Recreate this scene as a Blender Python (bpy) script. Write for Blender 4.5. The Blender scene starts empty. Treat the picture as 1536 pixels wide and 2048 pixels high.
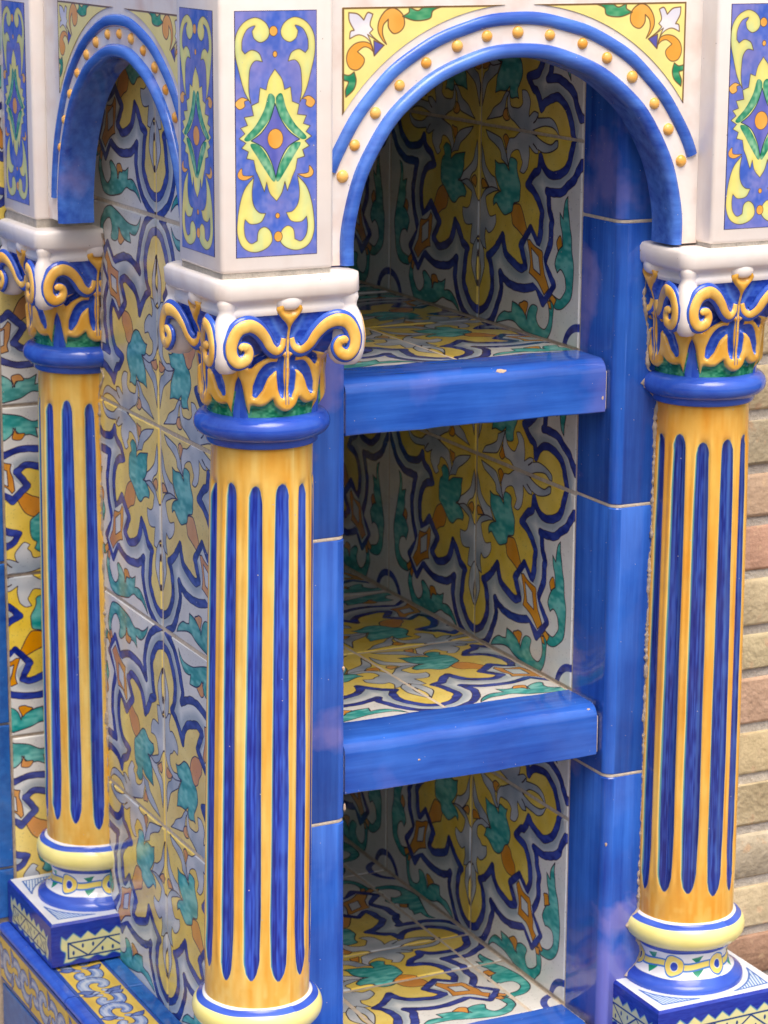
import bpy, math, random
import numpy as np
from mathutils import Matrix, Vector

random.seed(7)
RNG = np.random.default_rng(11)
SC = bpy.context.scene
COL = SC.collection

# ---------------------------------------------------------------- camera
YAW, PITCH, ROLL = math.radians(26.0723), math.radians(13.5218), math.radians(0.2918)
CAM = Vector((-0.864, -1.985, 1.6))
fwd = Vector((math.sin(YAW)*math.cos(PITCH), math.cos(YAW)*math.cos(PITCH), -math.sin(PITCH)))
rgt = Vector((math.cos(YAW), -math.sin(YAW), 0))
upv = rgt.cross(fwd)
r2 = rgt*math.cos(ROLL) + upv*math.sin(ROLL)
u2 = -rgt*math.sin(ROLL) + upv*math.cos(ROLL)
cd = bpy.data.cameras.new('camera')
cam = bpy.data.objects.new('camera', cd)
COL.objects.link(cam)
cam.matrix_world = Matrix(((r2.x, u2.x, -fwd.x, CAM.x), (r2.y, u2.y, -fwd.y, CAM.y),
                           (r2.z, u2.z, -fwd.z, CAM.z), (0, 0, 0, 1)))
cd.sensor_fit = 'HORIZONTAL'
cd.sensor_width = 36.0
cd.lens = 5185.68/1536*36
cd.dof.use_dof = True
cd.dof.focus_distance = 2.22
cd.dof.aperture_fstop = 20
cd.clip_start, cd.clip_end = 0.05, 200
SC.camera = cam
FPX = 5185.68

# ---------------------------------------------------------------- light
SUN_EL, SUN_AZ = math.radians(62), math.radians(188)   # azimuth from +Y, clockwise
w = bpy.data.worlds.new('World')
SC.world = w
w.use_nodes = True
nt = w.node_tree
bg = nt.nodes['Background']
sky = nt.nodes.new('ShaderNodeTexSky')
sky.sky_type = 'NISHITA'
sky.sun_disc = False
sky.sun_elevation = SUN_EL
sky.sun_rotation = SUN_AZ
sky.air_density = 0.8
sky.dust_density = 5.0
sky.ozone_density = 0.2
nt.links.new(sky.outputs['Color'], bg.inputs['Color'])
bg.inputs['Strength'].default_value = 0.15
sl = bpy.data.lights.new('sun', 'SUN')
sl.energy = 1.2
sl.angle = math.radians(40)
sl.color = (1.0, 0.92, 0.82)
so = bpy.data.objects.new('sun', sl)
COL.objects.link(so)
sd = Vector((math.sin(SUN_AZ)*math.cos(SUN_EL), math.cos(SUN_AZ)*math.cos(SUN_EL), math.sin(SUN_EL)))
so.rotation_euler = sd.to_track_quat('Z', 'Y').to_euler()
so.location = (-1, -2, 3)
SC.view_settings.view_transform = 'Standard'
SC.view_settings.look = 'None'
SC.view_settings.gamma = 1
SC.view_settings.exposure = 0.72
SC.view_settings.use_curve_mapping = False
SC.cycles.max_bounces = 8
SC.cycles.diffuse_bounces = 4

# photograph pixel -> point on a plane of the building
def _ray(px, py):
    return r2*((px-768)/FPX) - u2*((py-1024)/FPX) + fwd
def on_x(px, py, x):
    r = _ray(px, py); return CAM + r*((x-CAM.x)/r.x)
def on_y(px, py, y):
    r = _ray(px, py); return CAM + r*((y-CAM.y)/r.y)

# ---------------------------------------------------------------- painting (glaze decoration drawn as vector shapes)
def vnoise(h, w, cy, cx, rng=RNG):
    g = rng.random((cy+2, cx+2))
    y = np.linspace(0, cy, h, endpoint=False); x = np.linspace(0, cx, w, endpoint=False)
    yi = y.astype(int); xi = x.astype(int)
    fy = (y-yi)[:, None]; fx = (x-xi)[None, :]
    fy = fy*fy*(3-2*fy); fx = fx*fx*(3-2*fx)
    a = g[yi][:, xi]; b = g[yi][:, xi+1]; c = g[yi+1][:, xi]; d = g[yi+1][:, xi+1]
    return (a*(1-fx)+b*fx)*(1-fy) + (c*(1-fx)+d*fx)*fy

def spl(pts, closed=True, n=6):
    """Catmull-Rom through pts; a third entry marks a sharp corner."""
    P = [np.array(p[:2], float) for p in pts]
    K = [len(p) > 2 and p[2] for p in pts]
    m = len(P); out = []
    segs = m if closed else m-1
    for i in range(segs):
        p1, p2 = P[i], P[(i+1) % m]
        if K[i] or (not closed and i == 0): p0 = p1 - (p2-p1)*0.5
        else: p0 = P[(i-1) % m]
        if K[(i+1) % m] or (not closed and i == segs-1): p3 = p2 + (p2-p1)*0.5
        else: p3 = P[(i+2) % m]
        for k in range(n):
            t = k/n
            out.append(0.5*((2*p1)+(-p0+p2)*t+(2*p0-5*p1+4*p2-p3)*t*t+(-p0+3*p1-3*p2+p3)*t**3))
    if not closed: out.append(P[-1])
    return np.array(out)

class Canvas:
    def __init__(s, W, H, sx, sy, ox=0.0, oy=0.0, color=(1, 1, 1), height=False):
        s.W, s.H = W, H
        s.sx, s.sy, s.ox, s.oy = sx, sy, ox, oy       # pixel = (x-ox)*sx
        s.a = np.zeros((H, W, 3)); s.a[:] = color
        s.n1 = vnoise(H, W, 7, 7)*0.6+vnoise(H, W, 17, 17)*0.4
        s.n2 = vnoise(H, W, 24, 8)*0.5+vnoise(H, W, 60, 30)*0.5
        s.h = np.zeros((H, W)) if height else None
    def px(s, pts):
        p = np.array(pts, float).copy()
        p[:, 0] = (p[:, 0]-s.ox)*s.sx; p[:, 1] = (p[:, 1]-s.oy)*s.sy
        return p
    def _field(s, poly, closed, pad):
        x0 = max(0, int(poly[:, 0].min()-pad)); x1 = min(s.W, int(poly[:, 0].max()+pad)+2)
        y0 = max(0, int(poly[:, 1].min()-pad)); y1 = min(s.H, int(poly[:, 1].max()+pad)+2)
        if x1 <= x0 or y1 <= y0: return None
        X, Y = np.meshgrid(np.arange(x0, x1)+.5, np.arange(y0, y1)+.5)
        X = X.astype(np.float32); Y = Y.astype(np.float32)
        d2 = np.full(X.shape, 1e12, np.float32); ins = np.zeros(X.shape, bool)
        tt = np.zeros(X.shape, np.float32)
        m = len(poly)
        for i in range(m if closed else m-1):
            a = poly[i]; b = poly[(i+1) % m]
            ex, ey = b-a
            L = ex*ex+ey*ey
            if L < 1e-9: continue
            t = np.clip(((X-a[0])*ex+(Y-a[1])*ey)/L, 0, 1)
            q = (X-a[0]-t*ex)**2+(Y-a[1]-t*ey)**2
            k = q < d2
            d2 = np.where(k, q, d2)
            if not closed: tt = np.where(k, (i+t)/(m-1), tt)
            if closed and abs(ey) > 1e-9:
                c = (a[1] > Y) != (b[1] > Y)
                ins ^= c & (X < ex*(Y-a[1])/ey+a[0])
        return (slice(y0, y1), slice(x0, x1)), np.sqrt(d2), ins, tt
    def _blend(s, sl, cov, c1, c2=None, noise=None):
        c1 = np.array(c1)/255.
        if c2 is not None:
            n = (s.n1 if noise is None else noise)[sl][..., None]
            n = np.clip((n-.25)*2, 0, 1)
            col = c1*(1-n)+np.array(c2)/255.*n
        else: col = c1
        s.a[sl] = s.a[sl]*(1-cov[..., None])+col*cov[..., None]
    def fill(s, pts, c1, c2=None, line=None, lw=0, raw=False, edge=0.0, streak=False, hh=None, hblur=6, n=6):
        poly = s.px(pts if raw else spl(pts, n=n))
        F = s._field(poly, True, lw+3)
        if F is None: return
        sl, d, ins, _ = F
        sdist = np.where(ins, -d, d)
        cov = np.clip(.5-sdist, 0, 1)
        s._blend(sl, cov, c1, c2, s.n2 if streak else None)
        if edge:
            e = np.exp(-np.maximum(-sdist, 0)/(6.0))*edge*cov
            s.a[sl] *= (1-e[..., None])
        if line is not None:
            lc = np.clip(.5+lw/2*(0.65+0.7*s.n1[sl])-np.abs(sdist), 0, 1)
            s._blend(sl, lc, line)
        if hh is not None and s.h is not None:
            k = np.clip(.5-sdist/hblur, 0, 1); k = k*k*(3-2*k)
            s.h[sl] = s.h[sl]*(1-k)+hh*k
    def stroke(s, pts, width, c1, c2=None, taper=None, raw=False, soft=1.0, alpha=1.0, closed=False, hh=None, wob=0.0, mask=None, n=6):
        """width in units of the x axis; taper = list of (t, factor)."""
        poly = s.px(pts if raw else spl(pts, closed, n=n))
        wpx = width*s.sx
        F = s._field(poly, closed, wpx+soft+3)
        if F is None: return
        sl, d, ins, t = F
        hw = np.full(d.shape, wpx/2)
        if taper is not None:
            hw = hw*np.interp(t, [q[0] for q in taper], [q[1] for q in taper])
        if wob: hw = hw*(1+wob*(s.n2[sl]-.5)*2)
        cov = np.clip(.5+(hw-d)/soft, 0, 1)*alpha
        if mask is not None: cov = cov*mask[sl]
        s._blend(sl, cov, c1, c2, s.n2)
        if hh is not None and s.h is not None:
            k = np.clip(1-(d/np.maximum(hw, 1e-3))**2, 0, 1)**.5
            s.h[sl] = np.where(d < hw, s.h[sl]*0+hh*k+s.h[sl]*(1-k), s.h[sl])
    def mask_of(s, pts, raw=False):
        m = np.zeros((s.H, s.W)); F = s._field(s.px(pts if raw else spl(pts)), True, 3)
        if F: m[F[0]] = np.where(F[2], 1, 0)
        return m
    def disc(s, x, y, rx, ry, c1, c2=None, line=None, lw=0, **k):
        t = np.linspace(0, 2*np.pi, 28, endpoint=False)
        s.fill(np.stack([x+rx*np.cos(t), y+ry*np.sin(t)], 1), c1, c2, line, lw, raw=True, **k)
    def image(s, name):
        a = np.clip(s.a, 0, 1)
        im = bpy.data.images.new(name, s.W, s.H)
        buf = np.ones((s.H, s.W, 4), np.float32); buf[..., :3] = a[::-1]
        im.pixels.foreach_set(buf.ravel()); im.update(); im.pack()
        return im

def blur(a, r):
    k = np.exp(-0.5*(np.arange(-3*r, 3*r+1)/r)**2); k /= k.sum()
    p = np.pad(a, ((0, 0), (3*r, 3*r)), mode='edge')
    a = sum(k[i]*p[:, i:i+a.shape[1]] for i in range(len(k)))
    p = np.pad(a, ((3*r, 3*r), (0, 0)), mode='edge')
    return sum(k[i]*p[i:i+a.shape[0]] for i in range(len(k)))

NAVY, NAVY2 = (32, 44, 124), (58, 78, 170)
LINE = (62, 48, 58)
YEL, YEL2 = (234, 200, 76), (244, 218, 108)
ORA, ORA2 = (214, 138, 36), (228, 160, 58)
TEAL, TEAL2 = (44, 156, 150), (122, 206, 196)
GREY, GREY2 = (154, 167, 180), (210, 213, 214)
WHT, WHT2 = (218, 219, 214), (232, 230, 222)

def art_tile(seed=0):
    jr = np.random.default_rng(100+seed)
    N = 640
    c = Canvas(N, N, N, N)
    c.a[:] = np.array(WHT)/255.*(1-c.n1[..., None])+np.array(WHT2)/255.*c.n1[..., None]
    # points were measured on the glazed wall tile beside the shelves (enlarged photograph) and
    # brought to tile space through the wall plane
    def M(pts):
        out = []
        for p in pts:
            q = on_x(940+p[0]/6.982, 890+p[1]/6.982, 0.341)
            u = (0.2695-q.y)/0.2*0.955+jr.normal()*.0045; v = (1.0465-q.z)/0.2*1.035+jr.normal()*.0045
            out.append((u, v)+((1,) if len(p) > 2 else ()))
        return out
    L = lambda p: M([(a[0], a[1]+1606)+tuple(a[2:]) for a in p])
    pin = M([(1440, 560), (1400, 660), (1375, 810), (1300, 960), (1190, 1030), (1070, 1000), (990, 900), (932, 770, 1), (905, 880),
             (850, 940, 1), (800, 965), (740, 1060, 1), (840, 1160), (900, 1300), (940, 1450), (950, 1600), (935, 1740), (893, 1860, 1),
             (785, 1625, 1), (640, 1806, 1), (725, 2070, 1), (640, 2090), (540, 2030), (450, 1900), (400, 1750), (378, 1590, 1), (330, 1690),
             (262, 1790, 1), (180, 1826, 1), (215, 1950), (238, 2110), (225, 2280), (180, 2420), (110, 2500), (-40, 2510)])
    pout = M([(1520, 960), (1440, 1120), (1400, 1190), (1330, 1260), (1230, 1290), (1130, 1260), (1020, 1190, 1), (1042, 1300), (1068, 1450), (1082, 1600),
              (1085, 1706), (1070, 1906), (1020, 2056), (985, 2150, 1), (1115, 2470, 1), (970, 2650, 1), (868, 2385, 1), (780, 2400), (650, 2375),
              (500, 2290), (410, 2170), (352, 2075, 1), (368, 2220), (355, 2366), (310, 2526), (230, 2660), (130, 2730), (-20, 2790)])
    si, sp = spl(pin, False), spl(pout, False)
    yel = np.vstack([[(-.1, -.1), (1.0, -.1)], si, [(-.1, .95)]])
    c.fill(yel, YEL, YEL2, raw=True)
    band = np.vstack([si, sp[::-1]])
    m = c.mask_of(band, True)
    c.a = c.a*(1-m[..., None]) + m[..., None]*(np.array((222, 225, 222))/255.)
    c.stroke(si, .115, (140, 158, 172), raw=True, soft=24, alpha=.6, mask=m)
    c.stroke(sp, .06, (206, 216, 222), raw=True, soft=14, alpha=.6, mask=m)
    lw = 3.4
    # grey leaves
    c.fill(M([(150, 190, 1), (280, 290), (370, 370), (405, 470), (430, 600), (470, 740, 1), (430, 690), (375, 640, 1), (340, 520), (265, 400), (190, 290)]), GREY, GREY2, LINE, lw)
    c.fill(M([(470, 740, 1), (445, 600), (455, 490), (490, 420), (550, 375), (650, 345), (750, 372), (800, 405), (860, 462), (960, 560), (1080, 615), (1150, 600), (1182, 570, 1),
              (1185, 640), (1150, 700), (1080, 725), (980, 690), (892, 625, 1), (890, 690, 1), (830, 665), (755, 570, 1), (772, 650), (770, 760), (740, 850), (690, 880), (640, 850, 1),
              (662, 760), (652, 680), (620, 600), (560, 570), (505, 600), (482, 680)]), GREY2, GREY, LINE, lw)
    c.stroke(M([(820, 545), (850, 590), (885, 640)]), .008, LINE)
    c.fill(M([(88, 330, 1), (105, 480), (150, 640), (220, 780), (280, 860, 1), (335, 1030, 1), (270, 985), (200, 945, 1), (150, 830), (108, 760), (86, 640), (82, 450)]), GREY, GREY2, LINE, lw)
    c.fill(M([(335, 1030, 1), (280, 975), (210, 938), (130, 960), (82, 1040), (58, 1140), (52, 1300), (46, 1450), (52, 1560), (100, 1680), (150, 1725, 1), (132, 1580), (140, 1480, 1), (190, 1520),
              (240, 1510), (280, 1430), (287, 1330, 1), (220, 1320), (172, 1250), (150, 1150), (160, 1060), (205, 1010), (270, 1030)]), GREY2, GREY, LINE, lw)
    c.fill(M([(62, 1590, 1), (112, 1720), (126, 1850), (115, 2000), (45, 2230, 1), (62, 2050), (66, 1900), (46, 1690)]), GREY, GREY2, LINE, lw)

    # orange buds
    for b in ([(392, 362), (430, 338), (472, 370), (462, 430), (432, 515, 1), (402, 440)], [(105, 798), (80, 860), (88, 955, 1), (182, 930, 1), (145, 850)]):
        c.fill(M(b), ORA, ORA2, LINE, lw)
    # tulip and drop
    c.fill(M([(545, 1258), (590, 1245), (640, 1300), (680, 1400), (710, 1520), (727, 1640, 1), (672, 1710, 1), (600, 1620), (540, 1530), (508, 1420), (510, 1330)]), ORA, ORA2, LINE, lw)
    c.fill(M([(270, 600, 1), (340, 660), (410, 705), (480, 800, 1), (474, 720), (500, 665), (550, 668), (592, 720, 1), (582, 800), (612, 900), (637, 1010), (641, 1120), (620, 1220), (560, 1255), (520, 1330),
              (470, 1370), (400, 1350), (340, 1270), (290, 1185), (250, 1180, 1), (250, 1110), (290, 1040), (352, 1035, 1), (312, 930), (282, 800), (280, 700)]), TEAL, TEAL2, LINE, lw, streak=True, edge=.2)
    # scrolls in the white corner
    c.fill(M([(1335, 1350, 1), (1290, 1430), (1262, 1540), (1268, 1630, 1), (1205, 1550, 1), (1222, 1680), (1226, 1800), (1240, 1936), (1257, 1990, 1), (1190, 2016), (1147, 2106), (1147, 2206), (1165, 2310, 1),
              (1215, 2296), (1280, 2366), (1305, 2466), (1298, 2566), (1260, 2636), (1200, 2651), (1130, 2606), (1100, 2560, 1), (1062, 2610, 1), (1100, 2700), (1150, 2756), (1230, 2791), (1310, 2766),
              (1370, 2666), (1400, 2506), (1406, 2306), (1395, 2106), (1370, 1906), (1342, 1756), (1330, 1606), (1332, 1480)]), TEAL2, TEAL, LINE, lw, streak=True, edge=.15)
    c.fill(L([(290, 1140, 1), (330, 1050), (400, 990), (460, 1000), (525, 1045, 1), (508, 900, 1), (590, 960), (650, 1020), (700, 1080), (732, 1175, 1), (750, 1080), (800, 1015), (860, 1030), (887, 1090),
              (872, 1180), (880, 1270), (920, 1350), (980, 1365), (1030, 1320), (1050, 1240), (1050, 1130), (1035, 1050, 1), (1080, 1010, 1), (1110, 1120), (1116, 1250), (1105, 1380), (1060, 1490), (1000, 1530),
              (900, 1500), (780, 1420), (650, 1290), (560, 1180), (470, 1120), (380, 1105)]), TEAL2, TEAL, LINE, lw, streak=True, edge=.15)
    for b in ([(1175, 250), (1205, 225), (1232, 265), (1247, 380, 1), (1180, 402, 1), (1163, 310)], [(628, 975), (660, 940), (712, 950), (752, 1010), (722, 1155, 1), (690, 1070)],
              [(1095, 955, 1), (1150, 1070, 1), (1125, 1120, 1), (1062, 1010, 1)], [(1030, 1030, 1), (1075, 1030, 1), (1085, 1150, 1), (1055, 1140, 1)]):
        c.fill(L(b), ORA, ORA2, LINE, lw)
    # interlaced band
    for q in (si, sp):
        c.stroke(q, .044, LINE, raw=True, wob=.2)
        c.stroke(q, .037, NAVY, NAVY2, raw=True, wob=.25)
    # knot
    c.fill(L([(700, 215, 1), (790, 95, 1), (880, 260, 1), (950, 340), (985, 500), (1000, 620), (1080, 850, 1), (980, 985, 1), (875, 770, 1), (800, 690, 1), (745, 560), (770, 400)]), (216, 220, 218))
    c.fill(L([(735, 170, 1), (775, 130, 1), (840, 270), (940, 350, 1), (962, 410), (962, 500), (985, 660), (1010, 760), (1045, 870, 1), (990, 940, 1), (900, 760), (840, 680), (765, 610, 1), (777, 500), (772, 390)]), ORA, ORA2, LINE, lw)
    c.fill(L([(805, 300, 1), (915, 440, 1), (925, 650, 1), (820, 540, 1)]), (214, 218, 218), None, LINE, lw)
    # corner medallion
    t = np.linspace(0, 2*np.pi, 60)
    c.stroke(np.stack([1.0+.135*np.cos(t), 1.0+.135*np.sin(t)], 1), .038, NAVY, NAVY2, raw=True, taper=[(0, 1), (1, 1)])
    # kiln speckle
    sp_ = (RNG.random((N, N)) > .9988).astype(float); sp_ = np.clip(blur(sp_, 1)*7, 0, 1)[..., None]
    c.a = c.a*(1-.35*sp_)+.35*sp_*.25
    return c.image('tile_glaze_painting_%d' % seed)

def art_panel():
    W, H = 320, 896
    X0, X1, Y0, Y1 = 945., 1288., 58., 1043.
    c = Canvas(W, H, W/(X1-X0), H/(Y1-Y0), X0, Y0)
    n = np.clip((c.n2*0.6+vnoise(H, W, 40, 14)*.4-.3)*2.4, 0, 1)[..., None]
    g = np.clip(vnoise(H, W, 9, 4)*1.5-.35, 0, 1)[..., None]
    base = np.array((70, 104, 202))/255.*(1-n)+np.array((116, 132, 210))/255.*n
    c.a = base*(1-g*.75)+np.array((150, 142, 204))/255.*g*.75
    cx = 1113.
    mir = lambda p: [(2*cx-q[0],)+tuple(q[1:]) for q in p]
    Y, Y2, LN, lw = (246, 232, 132), (222, 230, 156), (96, 78, 52), 2.2
    up = [(1012, 425, 1), (985, 375), (964, 300), (948, 225), (952, 155), (982, 107), (1030, 86), (1072, 105), (1090, 140), (1080, 170), (1052, 184), (1026, 168), (1018, 140, 1), (1030, 118), (998, 132), (978, 172), (976, 212, 1),
          (988, 228, 1), (1015, 213), (1046, 226), (1060, 260, 1), (1030, 256), (1010, 282), (1004, 330), (1004, 380)]
    lo = [(1022, 718, 1), (985, 762), (964, 820), (953, 890), (953, 950), (975, 1000), (1020, 1021), (1068, 1010), (1096, 980), (1090, 940), (1065, 920), (1040, 935), (1034, 975, 1), (1008, 985), (986, 960), (980, 920), (984, 886, 1),
          (1008, 906), (1050, 900), (1070, 866, 1), (1042, 860), (1020, 830), (1014, 780)]
    for s in (up, lo):
        for q in (s, mir(s)):
            c.fill(q, Y, Y2, LN, lw, edge=.12)
    cu = [(950, 415), (975, 399), (1003, 410, 1), (985, 415), (986, 435), (965, 446), (949, 432)]
    cl = [(955, 702), (972, 680), (978, 708), (1022, 712, 1), (988, 728), (962, 722)]
    for s in (cu, cl):
        for q in (s, mir(s)): c.fill(q, (236, 170, 84), (240, 186, 100), LN, lw)
    half = [(1111, 290, 1), (1086, 330), (1075, 372, 1), (1050, 362, 1), (1043, 420, 1), (1014, 432, 1), (1022, 472, 1), (984, 478, 1), (997, 510, 1), (968, 520, 1), (986, 543, 1), (962, 562, 1), (990, 580, 1), (972, 600, 1), (1000, 615, 1),
            (992, 642, 1), (1022, 650, 1), (1030, 692, 1), (1044, 722, 1), (1052, 745), (1065, 778, 1), (1075, 740, 1), (1088, 785), (1116, 818, 1)]
    full = half+[q for q in mir(half)[::-1]][1:-1]
    c.fill(full, Y, Y2, LN, lw, edge=.1)
    dm = [(1111, 425, 1), (1090, 490), (1055, 540), (1012, 572, 1), (1062, 602), (1095, 660), (1113, 722, 1)]
    dia = dm+mir(dm)[::-1][1:-1]
    for s in ([(1086, 388), (1110, 402), (1106, 450), (1086, 492), (1046, 540), (1004, 572), (984, 562), (1030, 512), (1066, 450)], [(1008, 588), (1040, 588), (1068, 620), (1096, 670), (1113, 722), (1102, 738), (1070, 692), (1038, 640)]):
        for q in (s, mir(s)):
            c.fill(q, (44, 146, 110), (150, 208, 166), streak=True, edge=.2)
    c.fill(dia, (92, 100, 188), (128, 126, 200), (40, 72, 60), 3)
    for x, y, rx, ry in ((1106, 140, 17, 20), (1112, 231, 9, 12), (1112, 567, 32, 40), (1120, 877, 9, 11), (1122, 962, 17, 21)):
        c.disc(x, y, rx, ry, (240, 166, 70), (244, 184, 96), LN, lw)
    c.stroke([(X0+1, Y0+1), (X1-1, Y0+1), (X1-1, Y1-1), (X0+1, Y1-1)], 5, (58, 44, 70), raw=True, closed=True)
    return c.image('panel_painting')

def art_spandrel():
    # measured on the right-hand spandrel, in metres from its outer upper corner
    W, H = 420, 384
    c = Canvas(W, H, W/.175, H/.16, 0, 0)
    n = c.n1[..., None]
    c.a = np.array((247, 234, 152))/255.*(1-n)+np.array((244, 228, 136))/255.*n
    def M(p):
        out = []
        for a in p:
            q = on_y(1240+a[0]/3.938, a[1]/3.938, -.045)
            out.append((.3748-q.x, 1.5066-q.z)+tuple(a[2:]))
        return out
    LN, lw = (112, 84, 58), 2.2
    O, O2 = (238, 166, 70), (243, 184, 96)
    c.fill(M([(225, 300, 1), (300, 262, 1), (292, 378, 1)]), (96, 96, 178), (120, 116, 190), LN, lw)
    c.fill(M([(160, 25), (220, 40), (265, 110), (272, 190), (240, 260), (208, 296, 1), (238, 220), (235, 150), (202, 108, 1), (198, 170), (160, 216), (110, 200), (84, 150), (100, 75)]), O, O2, LN, lw)
    c.fill(M([(305, 342, 1), (320, 290), (370, 268), (430, 280), (476, 330), (486, 400), (460, 460), (410, 476), (370, 440), (364, 390), (412, 340, 1), (370, 308), (332, 316)]), O, O2, LN, lw)
    c.fill(M([(225, 302, 1), (290, 250), (332, 205, 1), (308, 180, 1), (330, 140), (313, 65, 1), (350, 53), (375, 106, 1), (420, 60), (482, 48, 1), (476, 110), (440, 180, 1), (466, 190), (470, 242, 1), (410, 215), (352, 240), (310, 300), (294, 378, 1), (318, 280), (345, 215, 1)]), (236, 234, 234), (198, 198, 222), LN, lw)
    c.fill(M([(-214, 18, 1), (-123, 52), (-100, 112), (4, 126), (100, 90, 1), (55, 62), (50, 26), (-10, 50), (-65, 22)]), (46, 142, 96), (112, 178, 130), LN, lw, streak=True)
    c.fill(M([(430, 488, 1), (465, 512), (512, 500, 1), (500, 545), (468, 562), (486, 620), (482, 672, 1), (430, 620), (414, 555)]), (40, 136, 96), (110, 178, 130), LN, lw, streak=True)
    t = np.linspace(0, math.pi/2, 60)
    c.stroke(np.stack([.1645-.1977*np.cos(t), .198-.1977*np.sin(t)], 1), .0011, (112, 84, 58), raw=True)
    c.stroke([(.0008, .16), (.0008, .0008), (.175, .0008)], .0014, (112, 84, 58), raw=True)
    return c.image('spandrel_painting')

# capital: painted and modelled in the same drawing, x = arc (zoom px), y = height (zoom px)
CAPW, CAPY0, CAPY1 = 333.0, 296.0, 1082.0
def art_capital():
    W, H = 480, 560
    c = Canvas(W, H, W/(2*CAPW), H/(CAPY1-CAPY0), -CAPW, CAPY0, height=True)
    n = c.n2[..., None]
    c.a = np.array((30, 60, 160))/255.*(1-n)+np.array((52, 92, 196))/255.*n
    T = lambda p: [((q[0]-885)*.88, q[1])+tuple(q[2:]) for q in p]
    mir = lambda p: [(-q[0],)+tuple(q[1:]) for q in p]
    def both(fn, p, *a, **k):
        p = T(p); fn(p, *a, **k); fn(mir(p), *a, **k)
    B1, B2 = (46, 82, 188), (70, 112, 210)
    Y1, Y2 = (230, 170, 66), (242, 200, 108)
    # foot: green ground and blue spike at the corner
    c.fill([(-340, 900, 1), (340, 900, 1), (340, 1090, 1), (-340, 1090, 1)], (18, 110, 78), (92, 176, 130), streak=True, hh=-.001)
    hb = [(505, 690, 1), (505, 800, 1), (532, 850), (556, 950), (585, 1046, 1), (606, 985), (655, 992), (708, 988), (745, 968), (776, 944, 1), (800, 990), (850, 1024), (886, 1030, 1), (886, 640, 1), (740, 640)]
    both(c.fill, hb, Y1, Y2, None, 0, hh=.0062, hblur=16)
    c.fill(T([(470, 1100, 1), (480, 900), (505, 795, 1), (535, 900), (575, 1060, 1), (575, 1100, 1)]), B1, B2, hh=.0015, hblur=8)
    c.fill(mir(T([(470, 1100, 1), (480, 900), (505, 795, 1), (535, 900), (575, 1060, 1), (575, 1100, 1)])), B1, B2, hh=.0015, hblur=8)
    # bright rim of the scalloped lobes
    both(c.stroke, [(600, 985), (655, 985), (708, 978), (745, 955), (776, 930)], 16, (244, 206, 120), soft=8, alpha=.6)
    both(c.stroke, [(800, 985), (845, 1012), (886, 1018)], 16, (244, 206, 120), soft=8, alpha=.6)
    both(c.stroke, [(815, 735), (760, 742), (705, 785), (665, 860), (640, 915)], 66, B1, B2, taper=[(0, .8), (.3, 1.15), (.8, 1.05), (1, .6)], hh=-.0012)
    both(c.stroke, [(600, 726), (650, 690), (745, 645)], 44, (34, 66, 170), B1, hh=-.002)
    both(c.stroke, [(838, 690), (832, 800), (850, 930)], 46, B1, B2, taper=[(0, 1), (.8, 1), (1, .5)], hh=-.0012)
    # blue calyx with scalloped top
    both(c.fill, [(886, 320, 1), (800, 345), (740, 335), (690, 350), (625, 372), (560, 470), (640, 560), (886, 640, 1)], (34, 66, 170), (64, 104, 204), streak=True, hh=.0045, hblur=30)
    both(c.stroke, [(760, 410), (800, 480), (850, 540)], 26, (92, 136, 220), soft=14, alpha=.7, hh=.003)
    # stem and bud
    c.stroke(T([(885, 440), (885, 700), (885, 975)]), 26, (52, 84, 176), hh=.004)
    c.stroke(T([(885, 430), (885, 700), (885, 985)]), 17, Y1, Y2, hh=.0065)
    bud = T([(885, 540, 1), (868, 470), (815, 410), (790, 365), (820, 322), (886, 306)])
    c.fill(bud+[(-q[0],)+tuple(q[1:]) for q in bud[::-1]][1:-1], (226, 166, 58), (240, 190, 90), hh=.0105, hblur=18)
    c.disc(0, 372, 44, 26, (206, 146, 44), (232, 176, 76), hh=.0075, hblur=10)
    # white corner
    both(c.fill, [(480, 280, 1), (580, 280, 1), (575, 380), (548, 470), (528, 560), (535, 640), (548, 686, 1), (480, 700, 1)], (232, 226, 222), (220, 216, 216), hh=.002, hblur=8)
    return c, c.image('capital_painting')

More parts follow.
